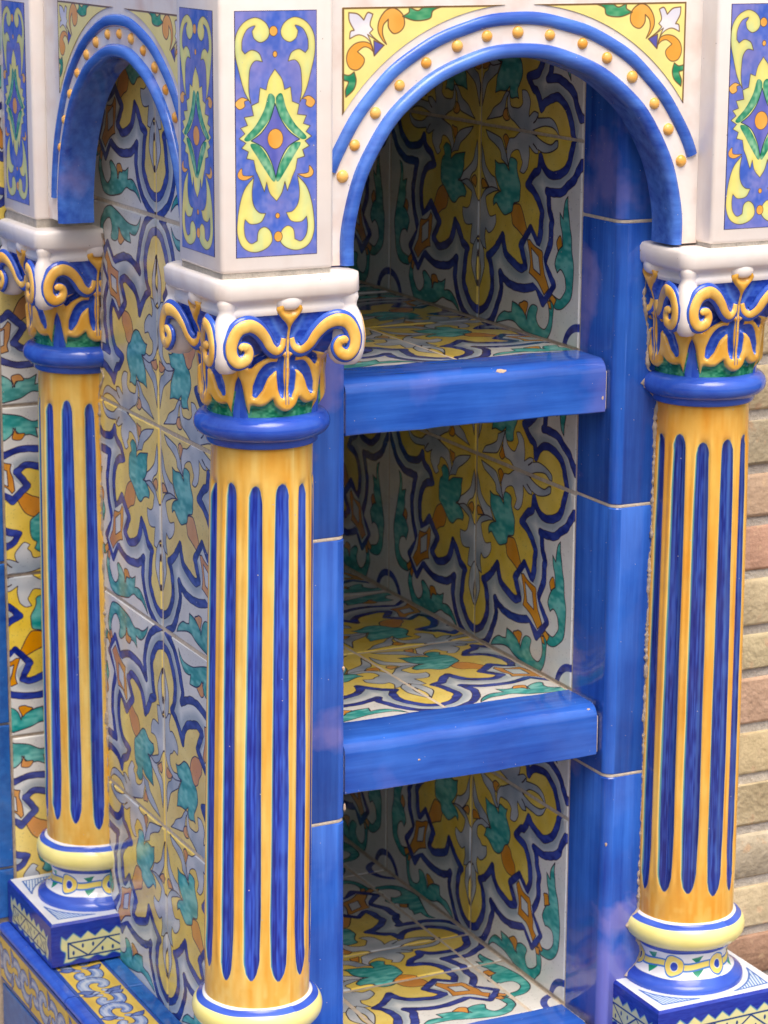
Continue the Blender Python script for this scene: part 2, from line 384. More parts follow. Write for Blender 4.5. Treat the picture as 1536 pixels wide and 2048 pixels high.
def art_shaft(seed=5):
    W, H = 960, 640
    c = Canvas(W, H, W/12., H, 0, 0)       # x: flute number 0..12, y: 0 top .. 1 foot
    yy = np.linspace(0, 1, H)[:, None]
    st = vnoise(H, W, 4, 48)*.3+vnoise(H, W, 12, 40)*.25+vnoise(H, W, 30, 110)*.15+c.n1*.3
    st = np.clip((st-.3)*2.2, 0, 1)[..., None]
    c.a = np.array((228, 164, 62))/255.*(1-st)+np.array((240, 204, 116))/255.*st
    low = np.clip((yy-.9)*14, 0, 1)[..., None]
    ck = np.clip(vnoise(H, W, 60, 60)*2-1.1, 0, 1)[..., None]*low*.8
    c.a = c.a*(1-ck)+np.array((240, 204, 120))/255.*ck
    c.n2 = vnoise(H, W, 7, 300)*.55+vnoise(H, W, 40, 160)*.45
    r = np.random.default_rng(seed)
    for i in range(12):
        x = i+.5+r.uniform(-.03, .03)
        t0 = .066+r.uniform(-.008, .008); t1 = .945+r.uniform(-.014, .014)
        zs = np.concatenate([t0+.03*np.linspace(0, 1, 9)[:-1]**1.6, np.linspace(t0+.03, t1-.05, 12)[:-1], t1-.05*np.linspace(1, 0, 7)**1.3])
        wl = np.interp(zs, [t0, t0+.003, t0+.009, t0+.02, t0+.12, .55, .84, t1-.03, t1-.008, t1], [.03, .14, .21, .26, .29, .32, .335, .29, .19, .05])
        wl = wl*r.uniform(.82, 1.02)
        wr = wl.copy()
        wl = wl*(1+.10*np.convolve(r.normal(size=30), np.ones(5)/5, 'valid')[:26])
        wr = wr*(1+.10*np.convolve(r.normal(size=30), np.ones(5)/5, 'valid')[:26])
        P = np.vstack([np.stack([x-wl, zs], 1), np.stack([x+wr, zs], 1)[::-1]])
        c.fill(np.vstack([np.stack([x-wl-.035, zs], 1), np.stack([x+wr+.012, zs], 1)[::-1]]), (240, 214, 140), raw=True)
        c.fill(P, (70, 138, 168), (96, 160, 170), raw=True)
        Q = np.vstack([np.stack([x-wl*.84, zs], 1), np.stack([x+wr*.97, zs], 1)[::-1]])
        c.fill(Q, (34, 46, 140), (58, 92, 196), raw=True, streak=True, edge=.12)
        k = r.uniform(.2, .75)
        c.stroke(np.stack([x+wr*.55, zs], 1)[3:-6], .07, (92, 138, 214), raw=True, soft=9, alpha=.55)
    return c.image('shaft_painting_%d' % seed)

def art_base(marks):
    # marks: fractions along the profile (v from top) of torus line, torus end, band end, scotia end
    W, H = 1200, 260
    c = Canvas(W, H, W/6., H, 0, 0)
    n = c.n1[..., None]
    c.a = np.array((238, 226, 132))/255.*(1-n)+np.array((246, 236, 168))/255.*n
    a, b, d, e = marks
    def band(v0, v1, c1, c2=None):
        xs = np.linspace(-.2, 6.2, 90)
        wv = .006*np.sin(xs*3.1)+.004*np.sin(xs*7.7+1)
        c.fill(np.vstack([np.stack([xs, v0+wv], 1), np.stack([xs, v1+wv*.7], 1)[::-1]]), c1, c2, raw=True)
    B, B2 = (44, 70, 172), (66, 100, 200)
    band(-.1, a-.07, (226, 226, 226))
    band(a-.07, a, B, B2)
    band(b-.015, d, B, B2)
    band(d, e, (232, 231, 230), (220, 224, 228))
    band(e, 1.1, B, B2)
    m = (d+e)/2; hh = (e-d)
    LB = (66, 120, 196)
    for i in range(-1, 7):
        c.fill([(i+.5-.13, m-hh*.3, 1), (i+.5+.12, m-hh*.42, 1), (i+.5+.02, m-.02, 1)], (22, 132, 96), (70, 170, 140))
        c.fill([(i+.5-.16, m+hh*.05, 1), (i+.5+.16, m+hh*.08, 1), (i+.5-.02, m+hh*.42, 1)], (22, 132, 96), (70, 170, 140))
    xs = np.linspace(-.1, 6.1, 120)
    for dx, wd, cc in ((0, .10, LB), (0, .062, (236, 212, 110))):
        t = np.stack([xs, m+.05*hh*np.sin(xs*2*np.pi)], 1)
        F = c._field(c.px(t), False, 40)
        sl, dist, _, _ = F
        c._blend(sl, np.clip(.5+(wd*120-dist), 0, 1), cc)
    for i in range(0, 7):
        P = [(i+.21*math.cos(q), m+hh*.40*math.sin(q)*(1+.10*math.cos(3*q))) for q in np.linspace(0, 2*np.pi, 14, endpoint=False)]
        c.fill(P, (236, 206, 98), (240, 222, 136), LB, 5)
        c.disc(i, m+.01, .085, hh*.17, B, (50, 84, 186), (230, 232, 200), 3)
    return c.image('base_painting')

def art_plinth_side():
    W, H = 420, 150
    c = Canvas(W, H, W/2.8, H)
    n = c.n2[..., None]
    c.a = np.array((24, 40, 138))/255.*(1-n)+np.array((44, 70, 176))/255.*n
    Y, Y2, D = (226, 218, 150), (214, 214, 160), (30, 62, 120)
    z = [(.22, .32, 1)]
    k = 7
    for i in range(k):
        x0 = .32+i*2.16/k
        z += [(x0, .42, 1), (x0+1.08/k, .28, 1)]
    z += [(2.48, .42, 1), (2.6, .32, 1), (2.54, .55), (2.62, .7), (2.56, .92, 1)]
    for i in range(6): z += [(2.4-i*.36, .86), (2.22-i*.36, .93)]
    z += [(.26, .94, 1), (.3, .72), (.2, .6)]
    c.fill(z, Y, Y2, (100, 150, 170), 3)
    c.stroke([(.36, .5), (2.46, .47), (2.46, .82), (.36, .85)], .035, D, raw=True, closed=True)
    xs = np.linspace(.36, 2.46, 6)
    for i in range(5):
        a, b = (.49, .84) if i % 2 == 0 else (.84, .49)
        c.stroke([(xs[i], a), (xs[i+1], b)], .032, D, raw=True)
    for i in range(5):
        c.disc((xs[i]+xs[i+1])/2-.10, .74 if i % 2 == 0 else .60, .024, .05, D)
        c.disc((xs[i]+xs[i+1])/2+.10, .60 if i % 2 == 0 else .74, .024, .05, D)
    return c.image('plinth_side_painting')

def art_plinth_top():
    N = 300
    c = Canvas(N, N, N/2., N/2., -1, -1)
    n = c.n1[..., None]
    c.a = np.array((224, 226, 228))/255.*(1-n)+np.array((208, 216, 224))/255.*n
    LB = (64, 104, 176)
    c.stroke([(math.cos(t)*.83, math.sin(t)*.83) for t in np.linspace(0, 2*np.pi, 60)], .03, (206, 206, 196), raw=True)
    for sx in (-1, 1):
        for sy in (-1, 1):
            t = np.linspace(math.radians(18), math.radians(72), 12)
            arc = [(sx*math.cos(a)*.93, sy*math.sin(a)*.93) for a in t]
            tri = arc+[(sx*.85, sy*.85)]
            c.fill(tri, (196, 212, 226), None, LB, 3.5, raw=True)
            mk = c.mask_of(tri, True)
            for k in np.linspace(.3, 1.0, 16):
                c.stroke([(sx*(k-.12), sy*1.0), (sx*(k+.1), sy*.3)], .014, LB, raw=True, mask=mk)
    return c.image('plinth_top_painting')

def art_border():
    W, H = 900, 180                      # 0.30 m x 0.06 m
    c = Canvas(W, H, W/5., H)
    n = c.n1[..., None]
    c.a = np.array((206, 172, 66))/255.*(1-n)+np.array((224, 196, 92))/255.*n
    DK = (40, 52, 104)
    def scroll(cx, cy, r, sg, turn, flip=1):
        t = np.linspace(0, turn, 40)
        rr = r*(1-.72*t/turn)
        P = np.stack([cx+sg*rr*np.cos(t+.3), cy+flip*rr*np.sin(t+.3)], 1)
        tp = [(0, .35), (.15, .9), (.6, 1.1), (1, .7)]
        c.stroke(P, .25, DK, raw=True, taper=tp)
        c.stroke(P, .21, (86, 116, 182), (160, 176, 204), raw=True, taper=tp)
        c.stroke(P, .08, (196, 204, 214), raw=True, taper=tp, soft=5, alpha=.7)
    for k in range(-1, 6):
        x = k+.0
        scroll(x+.28, .48, .34, 1, 5.2, 1)
        scroll(x+.80, .54, .30, -1, 5.0, -1)
        c.fill([(x+.46, .1, 1), (x+.62, .2), (x+.58, .42, 1), (x+.5, .3)], (64, 90, 160), (120, 140, 190), DK, 4)
        c.fill([(x+.48, .95, 1), (x+.6, .8), (x+.54, .62, 1), (x+.44, .78)], (64, 90, 160), (120, 140, 190), DK, 4)
    for y in (.02, .98):
        c.stroke([(-.2, y), (5.2, y)], .1, (44, 78, 160), raw=True)
    return c.image('border_painting')

# ---------------------------------------------------------------- materials
def s2l(c):
    f = lambda v: v/12.92 if v <= .04045 else ((v+.055)/1.055)**2.4
    return tuple(f(v/255.) for v in c)+(1,)

def base_mat(name):
    m = bpy.data.materials.new(name); m.use_nodes = True
    n = m.node_tree
    b = n.nodes['Principled BSDF']
    return m, n, b

def N(nt, typ, **k):
    n = nt.nodes.new(typ)
    for a, v in k.items():
        if a in n.inputs: n.inputs[a].default_value = v
        else: setattr(n, a, v)
    return n

def coords(n, rand=True):
    tc = N(n, 'ShaderNodeTexCoord')
    if not rand: return tc, tc.outputs['Object']
    oi = N(n, 'ShaderNodeObjectInfo')
    mu = N(n, 'ShaderNodeMath', operation='MULTIPLY'); mu.inputs[1].default_value = 7.3
    n.links.new(oi.outputs['Random'], mu.inputs[0])
    ad = N(n, 'ShaderNodeVectorMath', operation='ADD')
    n.links.new(tc.outputs['Object'], ad.inputs[0]); n.links.new(mu.outputs[0], ad.inputs[1])
    return tc, ad.outputs[0]

def mixrgb(n, fac, a, b, mode='MIX'):
    m = N(n, 'ShaderNodeMix', data_type='RGBA', blend_type=mode)
    for sock, v in ((m.inputs[0], fac), (m.inputs[6], a), (m.inputs[7], b)):
        if hasattr(v, 'is_linked') or hasattr(v, 'node'): n.links.new(v, sock)
        elif isinstance(v, (int, float)): sock.default_value = v
        else: sock.default_value = v
    return m.outputs[2]

def ramp(n, src, p0, p1, c0=(0, 0, 0, 1), c1=(1, 1, 1, 1)):
    r = N(n, 'ShaderNodeValToRGB')
    r.color_ramp.elements[0].position = p0; r.color_ramp.elements[0].color = c0
    r.color_ramp.elements[1].position = p1; r.color_ramp.elements[1].color = c1
    n.links.new(src, r.inputs[0])
    return r.outputs[0]

def finish_glaze(n, b, vec, col, rough=.13, bump=.0005, bscale=26, grime=.12, pits=True, pscale=95.0):
    # soft dirt film in the glaze and fine pits
    no = N(n, 'ShaderNodeTexNoise', Scale=14.0, Detail=6.0, Roughness=.62); n.links.new(vec, no.inputs['Vector'])
    g = ramp(n, no.outputs['Fac'], .5, .78)
    gm = N(n, 'ShaderNodeMath', operation='MULTIPLY'); gm.inputs[1].default_value = grime; n.links.new(g, gm.inputs[0])
    col = mixrgb(n, gm.outputs[0], col, (.30, .27, .23, 1))
    if pits:
        vo = N(n, 'ShaderNodeTexVoronoi', Scale=pscale); n.links.new(vec, vo.inputs['Vector'])
        lt = N(n, 'ShaderNodeMath', operation='LESS_THAN'); lt.inputs[1].default_value = .055; n.links.new(vo.outputs['Distance'], lt.inputs[0])
        sepc = N(n, 'ShaderNodeSeparateColor'); n.links.new(vo.outputs['Color'], sepc.inputs[0])
        l2 = N(n, 'ShaderNodeMath', operation='GREATER_THAN'); l2.inputs[1].default_value = .72; n.links.new(sepc.outputs[0], l2.inputs[0])
        mm = N(n, 'ShaderNodeMath', operation='MULTIPLY'); n.links.new(lt.outputs[0], mm.inputs[0]); n.links.new(l2.outputs[0], mm.inputs[1])
        col = mixrgb(n, mm.outputs[0], col, (.5, .46, .4, 1))
    n.links.new(col, b.inputs['Base Color'])
    rn = N(n, 'ShaderNodeTexNoise', Scale=40.0, Detail=4.0); n.links.new(vec, rn.inputs['Vector'])
    mr = N(n, 'ShaderNodeMapRange'); mr.inputs[3].default_value = rough*.65; mr.inputs[4].default_value = rough*1.7
    n.links.new(rn.outputs['Fac'], mr.inputs[0]); n.links.new(mr.outputs[0], b.inputs['Roughness'])
    bn = N(n, 'ShaderNodeTexNoise', Scale=float(bscale), Detail=3.0); n.links.new(vec, bn.inputs['Vector'])
    bp = N(n, 'ShaderNodeBump', Strength=1.0, Distance=bump); n.links.new(bn.outputs['Fac'], bp.inputs['Height'])
    n.links.new(bp.outputs[0], b.inputs['Normal'])
    b.inputs['IOR'].default_value = 1.5

def painted(name, img, rough=.13, vary=.10, tint=False, bump=.0005, bscale=26, grime=.1, ext='EXTEND', kiln=0.0):
    m, n, b = base_mat(name)
    tc, vec = coords(n)
    im = N(n, 'ShaderNodeTexImage'); im.image = img; im.extension = ext; im.interpolation = 'Cubic'
    n.links.new(tc.outputs['UV'], im.inputs['Vector'])
    col = im.outputs['Color']
    # watery variation of the brush-laid colour
    no = N(n, 'ShaderNodeTexNoise', Scale=30.0, Detail=4.0, Roughness=.6); n.links.new(vec, no.inputs['Vector'])
    va = ramp(n, no.outputs['Fac'], .3, .75, (1-vary, 1-vary, 1-vary, 1), (1+vary*.6, 1+vary*.6, 1+vary*.6, 1))
    col = mixrgb(n, 1.0, col, va, 'MULTIPLY')
    oi2 = N(n, 'ShaderNodeObjectInfo')
    hs = N(n, 'ShaderNodeHueSaturation')
    for sock, lo, hi in (('Value', 1-.10*kiln, 1+.08*kiln), ('Saturation', 1-.16*kiln, 1+.06*kiln)):
        q = N(n, 'ShaderNodeMapRange'); q.inputs[3].default_value = lo; q.inputs[4].default_value = hi
        if sock == 'Saturation':
            fr = N(n, 'ShaderNodeMath', operation='FRACT'); m7 = N(n, 'ShaderNodeMath', operation='MULTIPLY'); m7.inputs[1].default_value = 17.0
            n.links.new(oi2.outputs['Random'], m7.inputs[0]); n.links.new(m7.outputs[0], fr.inputs[0]); n.links.new(fr.outputs[0], q.inputs[0])
        else: n.links.new(oi2.outputs['Random'], q.inputs[0])
        n.links.new(q.outputs[0], hs.inputs[sock])
    n.links.new(col, hs.inputs['Color'])
    col = hs.outputs['Color']
    if tint:
        oi = N(n, 'ShaderNodeObjectInfo')
        col = mixrgb(n, 1.0, col, oi.outputs['Color'], 'MULTIPLY')
    finish_glaze(n, b, vec, col, rough, bump, bscale, grime)
    return m

def blue_glaze(name, axis='Z', c0=(18, 56, 148), c1=(60, 116, 212), wear=(138, 130, 194), wt=(.57, .62)):
    m, n, b = base_mat(name)
    tc, vec = coords(n)
    mp = N(n, 'ShaderNodeMapping')
    mp.inputs['Scale'].default_value = (60, 60, 3.5) if axis == 'Z' else (3.5, 60, 60)
    n.links.new(vec, mp.inputs[0])
    no = N(n, 'ShaderNodeTexNoise', Scale=1.6, Detail=5.0, Roughness=.6); n.links.new(mp.outputs[0], no.inputs['Vector'])
    n2 = N(n, 'ShaderNodeTexNoise', Scale=12.0, Detail=4.0); n.links.new(vec, n2.inputs['Vector'])
    av = N(n, 'ShaderNodeMix', data_type='FLOAT'); av.inputs[0].default_value = .45
    n.links.new(no.outputs['Fac'], av.inputs[2]); n.links.new(n2.outputs['Fac'], av.inputs[3])
    col = ramp(n, av.outputs[0], .30, .70, s2l(c0), s2l(c1))
    if wear:
        n3 = N(n, 'ShaderNodeTexNoise', Scale=6.5, Detail=5.0, Roughness=.5); n.links.new(vec, n3.inputs['Vector'])
        wf = ramp(n, n3.outputs['Fac'], *wt)
        wm = N(n, 'ShaderNodeMath', operation='MULTIPLY'); wm.inputs[1].default_value = .6; n.links.new(wf, wm.inputs[0])
        col = mixrgb(n, wm.outputs[0], col, s2l(wear))
    finish_glaze(n, b, vec, col, .11, .0007, 26, .06, True, 150.0)
    return m

def white_glaze(name='white_glaze', warm=(240, 230, 220), cool=(234, 229, 224)):
    m, n, b = base_mat(name)
    tc, vec = coords(n)
    no = N(n, 'ShaderNodeTexNoise', Scale=11.0, Detail=5.0, Roughness=.6); n.links.new(vec, no.inputs['Vector'])
    col = ramp(n, no.outputs['Fac'], .3, .7, s2l(warm), s2l(cool))
    # thin glaze on edges lets the pink clay through
    ge = N(n, 'ShaderNodeNewGeometry')
    pt = ramp(n, ge.outputs['Pointiness'], .53, .64)
    n4 = N(n, 'ShaderNodeTexNoise', Scale=34.0, Detail=3.0); n.links.new(vec, n4.inputs['Vector'])
    pm = N(n, 'ShaderNodeMath', operation='MULTIPLY'); n.links.new(pt, pm.inputs[0]); n.links.new(ramp(n, n4.outputs['Fac'], .45, .75, (0, 0, 0, 1), (.6, .6, .6, 1)), pm.inputs[1])
    col = mixrgb(n, pm.outputs[0], col, s2l((206, 164, 138)))
    mp = N(n, 'ShaderNodeMapping'); mp.inputs['Scale'].default_value = (55, 55, 6); n.links.new(vec, mp.inputs[0])
    n5 = N(n, 'ShaderNodeTexNoise', Scale=1.0, Detail=5.0, Roughness=.6); n.links.new(mp.outputs[0], n5.inputs['Vector'])
    col = mixrgb(n, ramp(n, n5.outputs['Fac'], .52, .85, (0, 0, 0, 1), (.2, .2, .2, 1)), col, s2l((204, 188, 174)))
    finish_glaze(n, b, vec, col, .16, .0009, 24, .05)
    return m

def mortar_mat(name, c0, c1, scale=220.0, bump=.0012):
    m, n, b = base_mat(name)
    tc, vec = coords(n, False)
    no = N(n, 'ShaderNodeTexNoise', Scale=scale, Detail=6.0, Roughness=.65); n.links.new(vec, no.inputs['Vector'])
    n2 = N(n, 'ShaderNodeTexNoise', Scale=18.0, Detail=4.0); n.links.new(vec, n2.inputs['Vector'])
    col = ramp(n, n2.outputs['Fac'], .3, .7, s2l(c0), s2l(c1))
    sp = ramp(n, no.outputs['Fac'], .3, .7, (.72, .72, .72, 1), (1.1, 1.1, 1.1, 1))
    col = mixrgb(n, 1.0, col, sp, 'MULTIPLY')
    n.links.new(col, b.inputs['Base Color'])
    b.inputs['Roughness'].default_value = .9
    bp = N(n, 'ShaderNodeBump', Strength=1.0, Distance=bump); n.links.new(no.outputs['Fac'], bp.inputs['Height'])
    n.links.new(bp.outputs[0], b.inputs['Normal'])
    return m

def brick_mat():
    m, n, b = base_mat('fired_brick')
    tc, vec = coords(n)
    oi = N(n, 'ShaderNodeObjectInfo')
    no = N(n, 'ShaderNodeTexNoise', Scale=38.0, Detail=7.0, Roughness=.7); n.links.new(vec, no.inputs['Vector'])
    va = ramp(n, no.outputs['Fac'], .3, .72, (.74, .72, .68, 1), (1.12, 1.12, 1.12, 1))
    col = mixrgb(n, 1.0, oi.outputs['Color'], va, 'MULTIPLY')
    n2 = N(n, 'ShaderNodeTexNoise', Scale=70.0, Detail=5.0); n.links.new(vec, n2.inputs['Vector'])
    col = mixrgb(n, ramp(n, n2.outputs['Fac'], .58, .70), col, s2l((206, 176, 140)))
    n.links.new(col, b.inputs['Base Color']); b.inputs['Roughness'].default_value = .88
    n3 = N(n, 'ShaderNodeTexNoise', Scale=160.0, Detail=6.0); n.links.new(vec, n3.inputs['Vector'])
    bp = N(n, 'ShaderNodeBump', Strength=1.0, Distance=.002); n.links.new(n3.outputs['Fac'], bp.inputs['Height'])
    n.links.new(bp.outputs[0], b.inputs['Normal'])
    return m

# ---------------------------------------------------------------- mesh helpers
def link(name, me, mats, parent=None, mat=None):
    o = bpy.data.objects.new(name, me)
    COL.objects.link(o)
    if not me.materials:
        for q in (mats if isinstance(mats, (list, tuple)) else [mats]): me.materials.append(q)
    if parent is not None: o.parent = parent
    if mat is not None: o.matrix_basis = mat
    return o

def make(name, verts, faces, uvs=None, midx=None, smooth=True, sharp=None):
    me = bpy.data.meshes.new(name)
    me.from_pydata([tuple(v) for v in verts], [], [tuple(f) for f in faces])
    if uvs is not None:
        ul = me.uv_layers.new(name='UVMap')
        flat = [c for f in uvs for uv in f for c in uv]
        ul.data.foreach_set('uv', flat)
    if midx is not None: me.polygons.foreach_set('material_index', midx)
    me.polygons.foreach_set('use_smooth', [smooth]*len(me.polygons))
    me.update()
    if sharp is not None: me.set_sharp_from_angle(angle=math.radians(sharp))
    return me

def box(name, x0, x1, y0, y1, z0, z1, mat, parent=None, bev=0.0):
    b = min(bev, (x1-x0)/2.01, (y1-y0)/2.01, (z1-z0)/2.01)
    if bev <= 0:
        v = [(x, y, z) for z in (z0, z1) for y in (y0, y1) for x in (x0, x1)]
        f = [(0, 2, 3, 1), (4, 5, 7, 6), (0, 1, 5, 4), (2, 6, 7, 3), (0, 4, 6, 2), (1, 3, 7, 5)]
        return link(name, make(name, v, f, smooth=False), mat, parent)
    import bmesh
    bm = bmesh.new()
    bmesh.ops.create_cube(bm, size=1)
    for v in bm.verts:
        v.co = Vector(((x0+x1)/2+v.co.x*(x1-x0), (y0+y1)/2+v.co.y*(y1-y0), (z0+z1)/2+v.co.z*(z1-z0)))
    bmesh.ops.bevel(bm, geom=bm.edges[:], offset=b, segments=3, profile=.5, affect='EDGES')
    me = bpy.data.meshes.new(name); bm.to_mesh(me); bm.free()
    me.polygons.foreach_set('use_smooth', [True]*len(me.polygons)); me.set_sharp_from_angle(angle=math.radians(50))
    return link(name, me, mat, parent)

def empty(name, loc=(0, 0, 0), label=None, cat=None, group=None):
    o = bpy.data.objects.new(name, None); COL.objects.link(o); o.location = loc
    o.empty_display_size = .02
    if label: o['label'] = label
    if cat: o['category'] = cat
    if group: o['group'] = group
    return o

TCACHE = {}
def tile_mesh(w, h, uv, t=.008, bev=.0012, name='tile', var=0):
    key = (round(w, 4), round(h, 4), tuple(round(q, 3) for q in uv), name, var)
    if key in TCACHE: return TCACHE[key]
    a, b = w/2, h/2; c, d = a-bev, b-bev
    V = [(-a, -b, -t), (a, -b, -t), (a, b, -t), (-a, b, -t), (-a, -b, -bev), (a, -b, -bev), (a, b, -bev), (-a, b, -bev), (-c, -d, 0), (c, -d, 0), (c, d, 0), (-c, d, 0)]
    F = [(8, 9, 10, 11), (4, 5, 9, 8), (5, 6, 10, 9), (6, 7, 11, 10), (7, 4, 8, 11), (0, 1, 5, 4), (1, 2, 6, 5), (2, 3, 7, 6), (3, 0, 4, 7), (3, 2, 1, 0)]
    u0, u1, v0, v1 = uv
    def U(i):
        x, y, z = V[i]; return (u0+(u1-u0)*(x/w+.5), v0+(v1-v0)*(y/h+.5))
    me = make(name, V, F, [[U(i) for i in f] for f in F], smooth=False)
    TCACHE[key] = me
    return me

def frame_matrix(org, ax, ay):
    ax, ay = Vector(ax), Vector(ay); az = ax.cross(ay)
    return Matrix(((ax.x, ay.x, az.x, org[0]), (ax.y, ay.y, az.y, org[1]), (ax.z, ay.z, az.z, org[2]), (0, 0, 0, 1)))

GAP = .0033
def pattern_piece(parent, surf, plane, a0, a1, b0, b1, ao, bo, p, mat, name='tile', jitter=.0005):
    """surf 'L' faces -X (a = y), 'R' faces +X, 'F' faces -Y (a = x), 'U' faces +Z (a = x, b = y); yellow rosette at (ao, bo)."""
    def win(q0, q1, o):
        i = math.floor(((q0+q1)/2-o)/p); f0, f1 = (q0-o)/p-i, (q1-o)/p-i
        return (f0, f1) if i % 2 == 0 else (1-f0, 1-f1)
    ua, ub = win(a0, a1, ao); va, vb = win(b0, b1, bo)
    ju, jv = random.uniform(-.007, .007), random.uniform(-.007, .007)
    ua += ju; ub += ju; va += jv; vb += jv
    w_, h_ = a1-a0-GAP+random.uniform(-.0007, .0007), b1-b0-GAP+random.uniform(-.0007, .0007)
    if w_ < .004 or h_ < .004: return
    am, bmid = (a0+a1)/2, (b0+b1)/2
    # image v runs downward from the rosette: texture v = 1 - tilev
    if surf == 'L':   uv = (ub, ua, 1-va, 1-vb); M = frame_matrix((plane, am, bmid), (0, -1, 0), (0, 0, 1))
    elif surf == 'R': uv = (ua, ub, 1-va, 1-vb); M = frame_matrix((plane, am, bmid), (0, 1, 0), (0, 0, 1))
    elif surf == 'F': uv = (ua, ub, 1-va, 1-vb); M = frame_matrix((am, plane, bmid), (1, 0, 0), (0, 0, 1))
    else:             uv = (ua, ub, 1-va, 1-vb); M = frame_matrix((am, bmid, plane), (1, 0, 0), (0, 1, 0))
    vi = random.randrange(3); mat = M_TILES[vi]
    me = tile_mesh(w_, h_, uv, var=vi)
    j = Matrix.Translation((0, 0, random.uniform(-jitter, jitter))) @ Matrix.Rotation(random.uniform(-.0016, .0016), 4, 'X') @ Matrix.Rotation(random.uniform(-.0016, .0016), 4, 'Y')
    return link(name, me, mat, parent, M @ j)

def lathe(prof, seg=64, name='lathe', vrow=None, sq=None):
    """prof: list of (r, z). UV: u around 0..1, v along the profile 1..0."""
    V, F, UV = [], [], []
    L = [0]
    for i in range(1, len(prof)): L.append(L[-1]+math.dist(prof[i], prof[i-1]))
    vv = [1-l/L[-1] for l in L] if vrow is None else vrow
    for (r, z) in prof:
        for k in range(seg):
            a = 2*math.pi*k/seg
            V.append((r*math.sin(a), -r*math.cos(a), z))
    for i in range(len(prof)-1):
        for k in range(seg):
            k2 = (k+1) % seg
            F.append((i*seg+k, (i+1)*seg+k, (i+1)*seg+k2, i*seg+k2))
            UV.append([(k/seg, vv[i]), (k/seg, vv[i+1]), ((k+1)/seg, vv[i+1]), ((k+1)/seg, vv[i])])
    return V, F, UV

# ---------------------------------------------------------------- paintings and materials
CAPC, IMG_CAP = art_capital()
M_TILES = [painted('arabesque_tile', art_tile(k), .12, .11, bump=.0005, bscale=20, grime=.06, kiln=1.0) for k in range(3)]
M_TILE = M_TILES[0]
M_PANEL = painted('panel_glaze', art_panel(), .16, .12, bump=.0007, bscale=55, grime=.05)
M_SPAN = painted('spandrel_glaze', art_spandrel(), .16, .08, grime=.04)
M_CAP = painted('capital_glaze', IMG_CAP, .10, .14, bump=.0006, bscale=40, grime=.05, ext='REPEAT')
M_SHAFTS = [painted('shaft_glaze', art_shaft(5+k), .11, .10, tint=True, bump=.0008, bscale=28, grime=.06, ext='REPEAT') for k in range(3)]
M_PSIDE = painted('plinth_side_glaze', art_plinth_side(), .14, .1)
M_PTOP = painted('plinth_top_glaze', art_plinth_top(), .14, .1)
M_BORDER = painted('border_glaze', art_border(), .14, .12, ext='REPEAT')
M_BLUE = blue_glaze('blue_glaze_upright')
M_BLUEX = blue_glaze('blue_glaze_nosing', 'X', wear=(124, 124, 200), wt=(.56, .70))
M_BLUER = blue_glaze('blue_glaze_ring', 'X', (36, 68, 174), (64, 108, 208), None)
M_BLUEA = blue_glaze('blue_glaze_moulding', 'X', (26, 60, 160), (92, 142, 228), (150, 146, 204), (.66, .72))
M_BLUEW = blue_glaze('blue_glaze_wall', 'Z', (20, 66, 142), (52, 116, 192), None)
M_WHITE = white_glaze()
M_ORANGE = None
m, n_, b_ = base_mat('bead_glaze'); tc_, v_ = coords(n_)
no_ = N(n_, 'ShaderNodeTexNoise', Scale=60.0); n_.links.new(v_, no_.inputs['Vector'])
finish_glaze(n_, b_, v_, ramp(n_, no_.outputs['Fac'], .3, .7, s2l((234, 160, 60)), s2l((244, 192, 104))), .12, .0003, 60, .02, False)
M_BEAD = m
m, n_, b_ = base_mat('amber_glaze'); tc_, v_ = coords(n_)
no_ = N(n_, 'ShaderNodeTexNoise', Scale=45.0, Detail=4.0); n_.links.new(v_, no_.inputs['Vector'])
finish_glaze(n_, b_, v_, ramp(n_, no_.outputs['Fac'], .3, .7, s2l((230, 168, 64)), s2l((244, 204, 112))), .11, .0006, 50, .04, False)
M_AMBER = m
M_MORTAR = mortar_mat('lime_mortar', (196, 178, 156), (170, 156, 140))
M_GROUT = mortar_mat('pale_grout', (222, 208, 186), (200, 186, 166))
M_CEMENT = mortar_mat('grey_cement', (204, 196, 182), (174, 166, 154), 150.0, .003)
M_BRICK = brick_mat()
M_GROUND = mortar_mat('pavement', (122, 98, 82), (106, 88, 76), 40.0, .003)

# ---------------------------------------------------------------- ground
g = box('ground', -4, 4, -4, 4, -.06, 0, M_GROUND); g['kind'] = 'structure'

# ---------------------------------------------------------------- bookcase
NX0, NX1 = .072, .341                 # niche between the jambs
ZF = (1.184, .8545, .530)             # shelf levels
YB = .62
bc = empty('bookcase', (.2, .3, .50), 'tiled bookcase niche with three shelves edged in blue glazed tiles', 'bookcase')
root = Matrix.Translation((-.2, -.3, -.50))
def sub(name, x0, x1, y0, y1, z0, z1, mat, bev=0.0):
    o = box(name, x0, x1, y0, y1, z0, z1, mat, bc, bev); o.matrix_basis = root; return o
left = sub('side_panel', .0011, NX0-.009, .0115, YB, .50, 1.60, M_GROUT)
right = sub('side_panel', NX1+.0011, .413, .0115, YB, .50, 1.60, M_GROUT)
back = sub('back_panel', NX0-.009, NX1+.0025, YB-.03, YB, .50, 1.60, M_GROUT)
topp = sub('top_panel', -.01, .43, -.003, YB, 1.60, 1.635, M_GROUT)
# outer face of the left panel
ZJ = [.503, .7025, .906, 1.104, 1.3025, 1.502, 1.60]
YJ = [.004, .065, .265, .465, .60]
for i in range(len(YJ)-1):
    for k in range(len(ZJ)-1):
        pattern_piece(left, 'L', 0, YJ[i], YJ[i+1], ZJ[k], ZJ[k+1], .265, 1.104, .2, M_TILE)
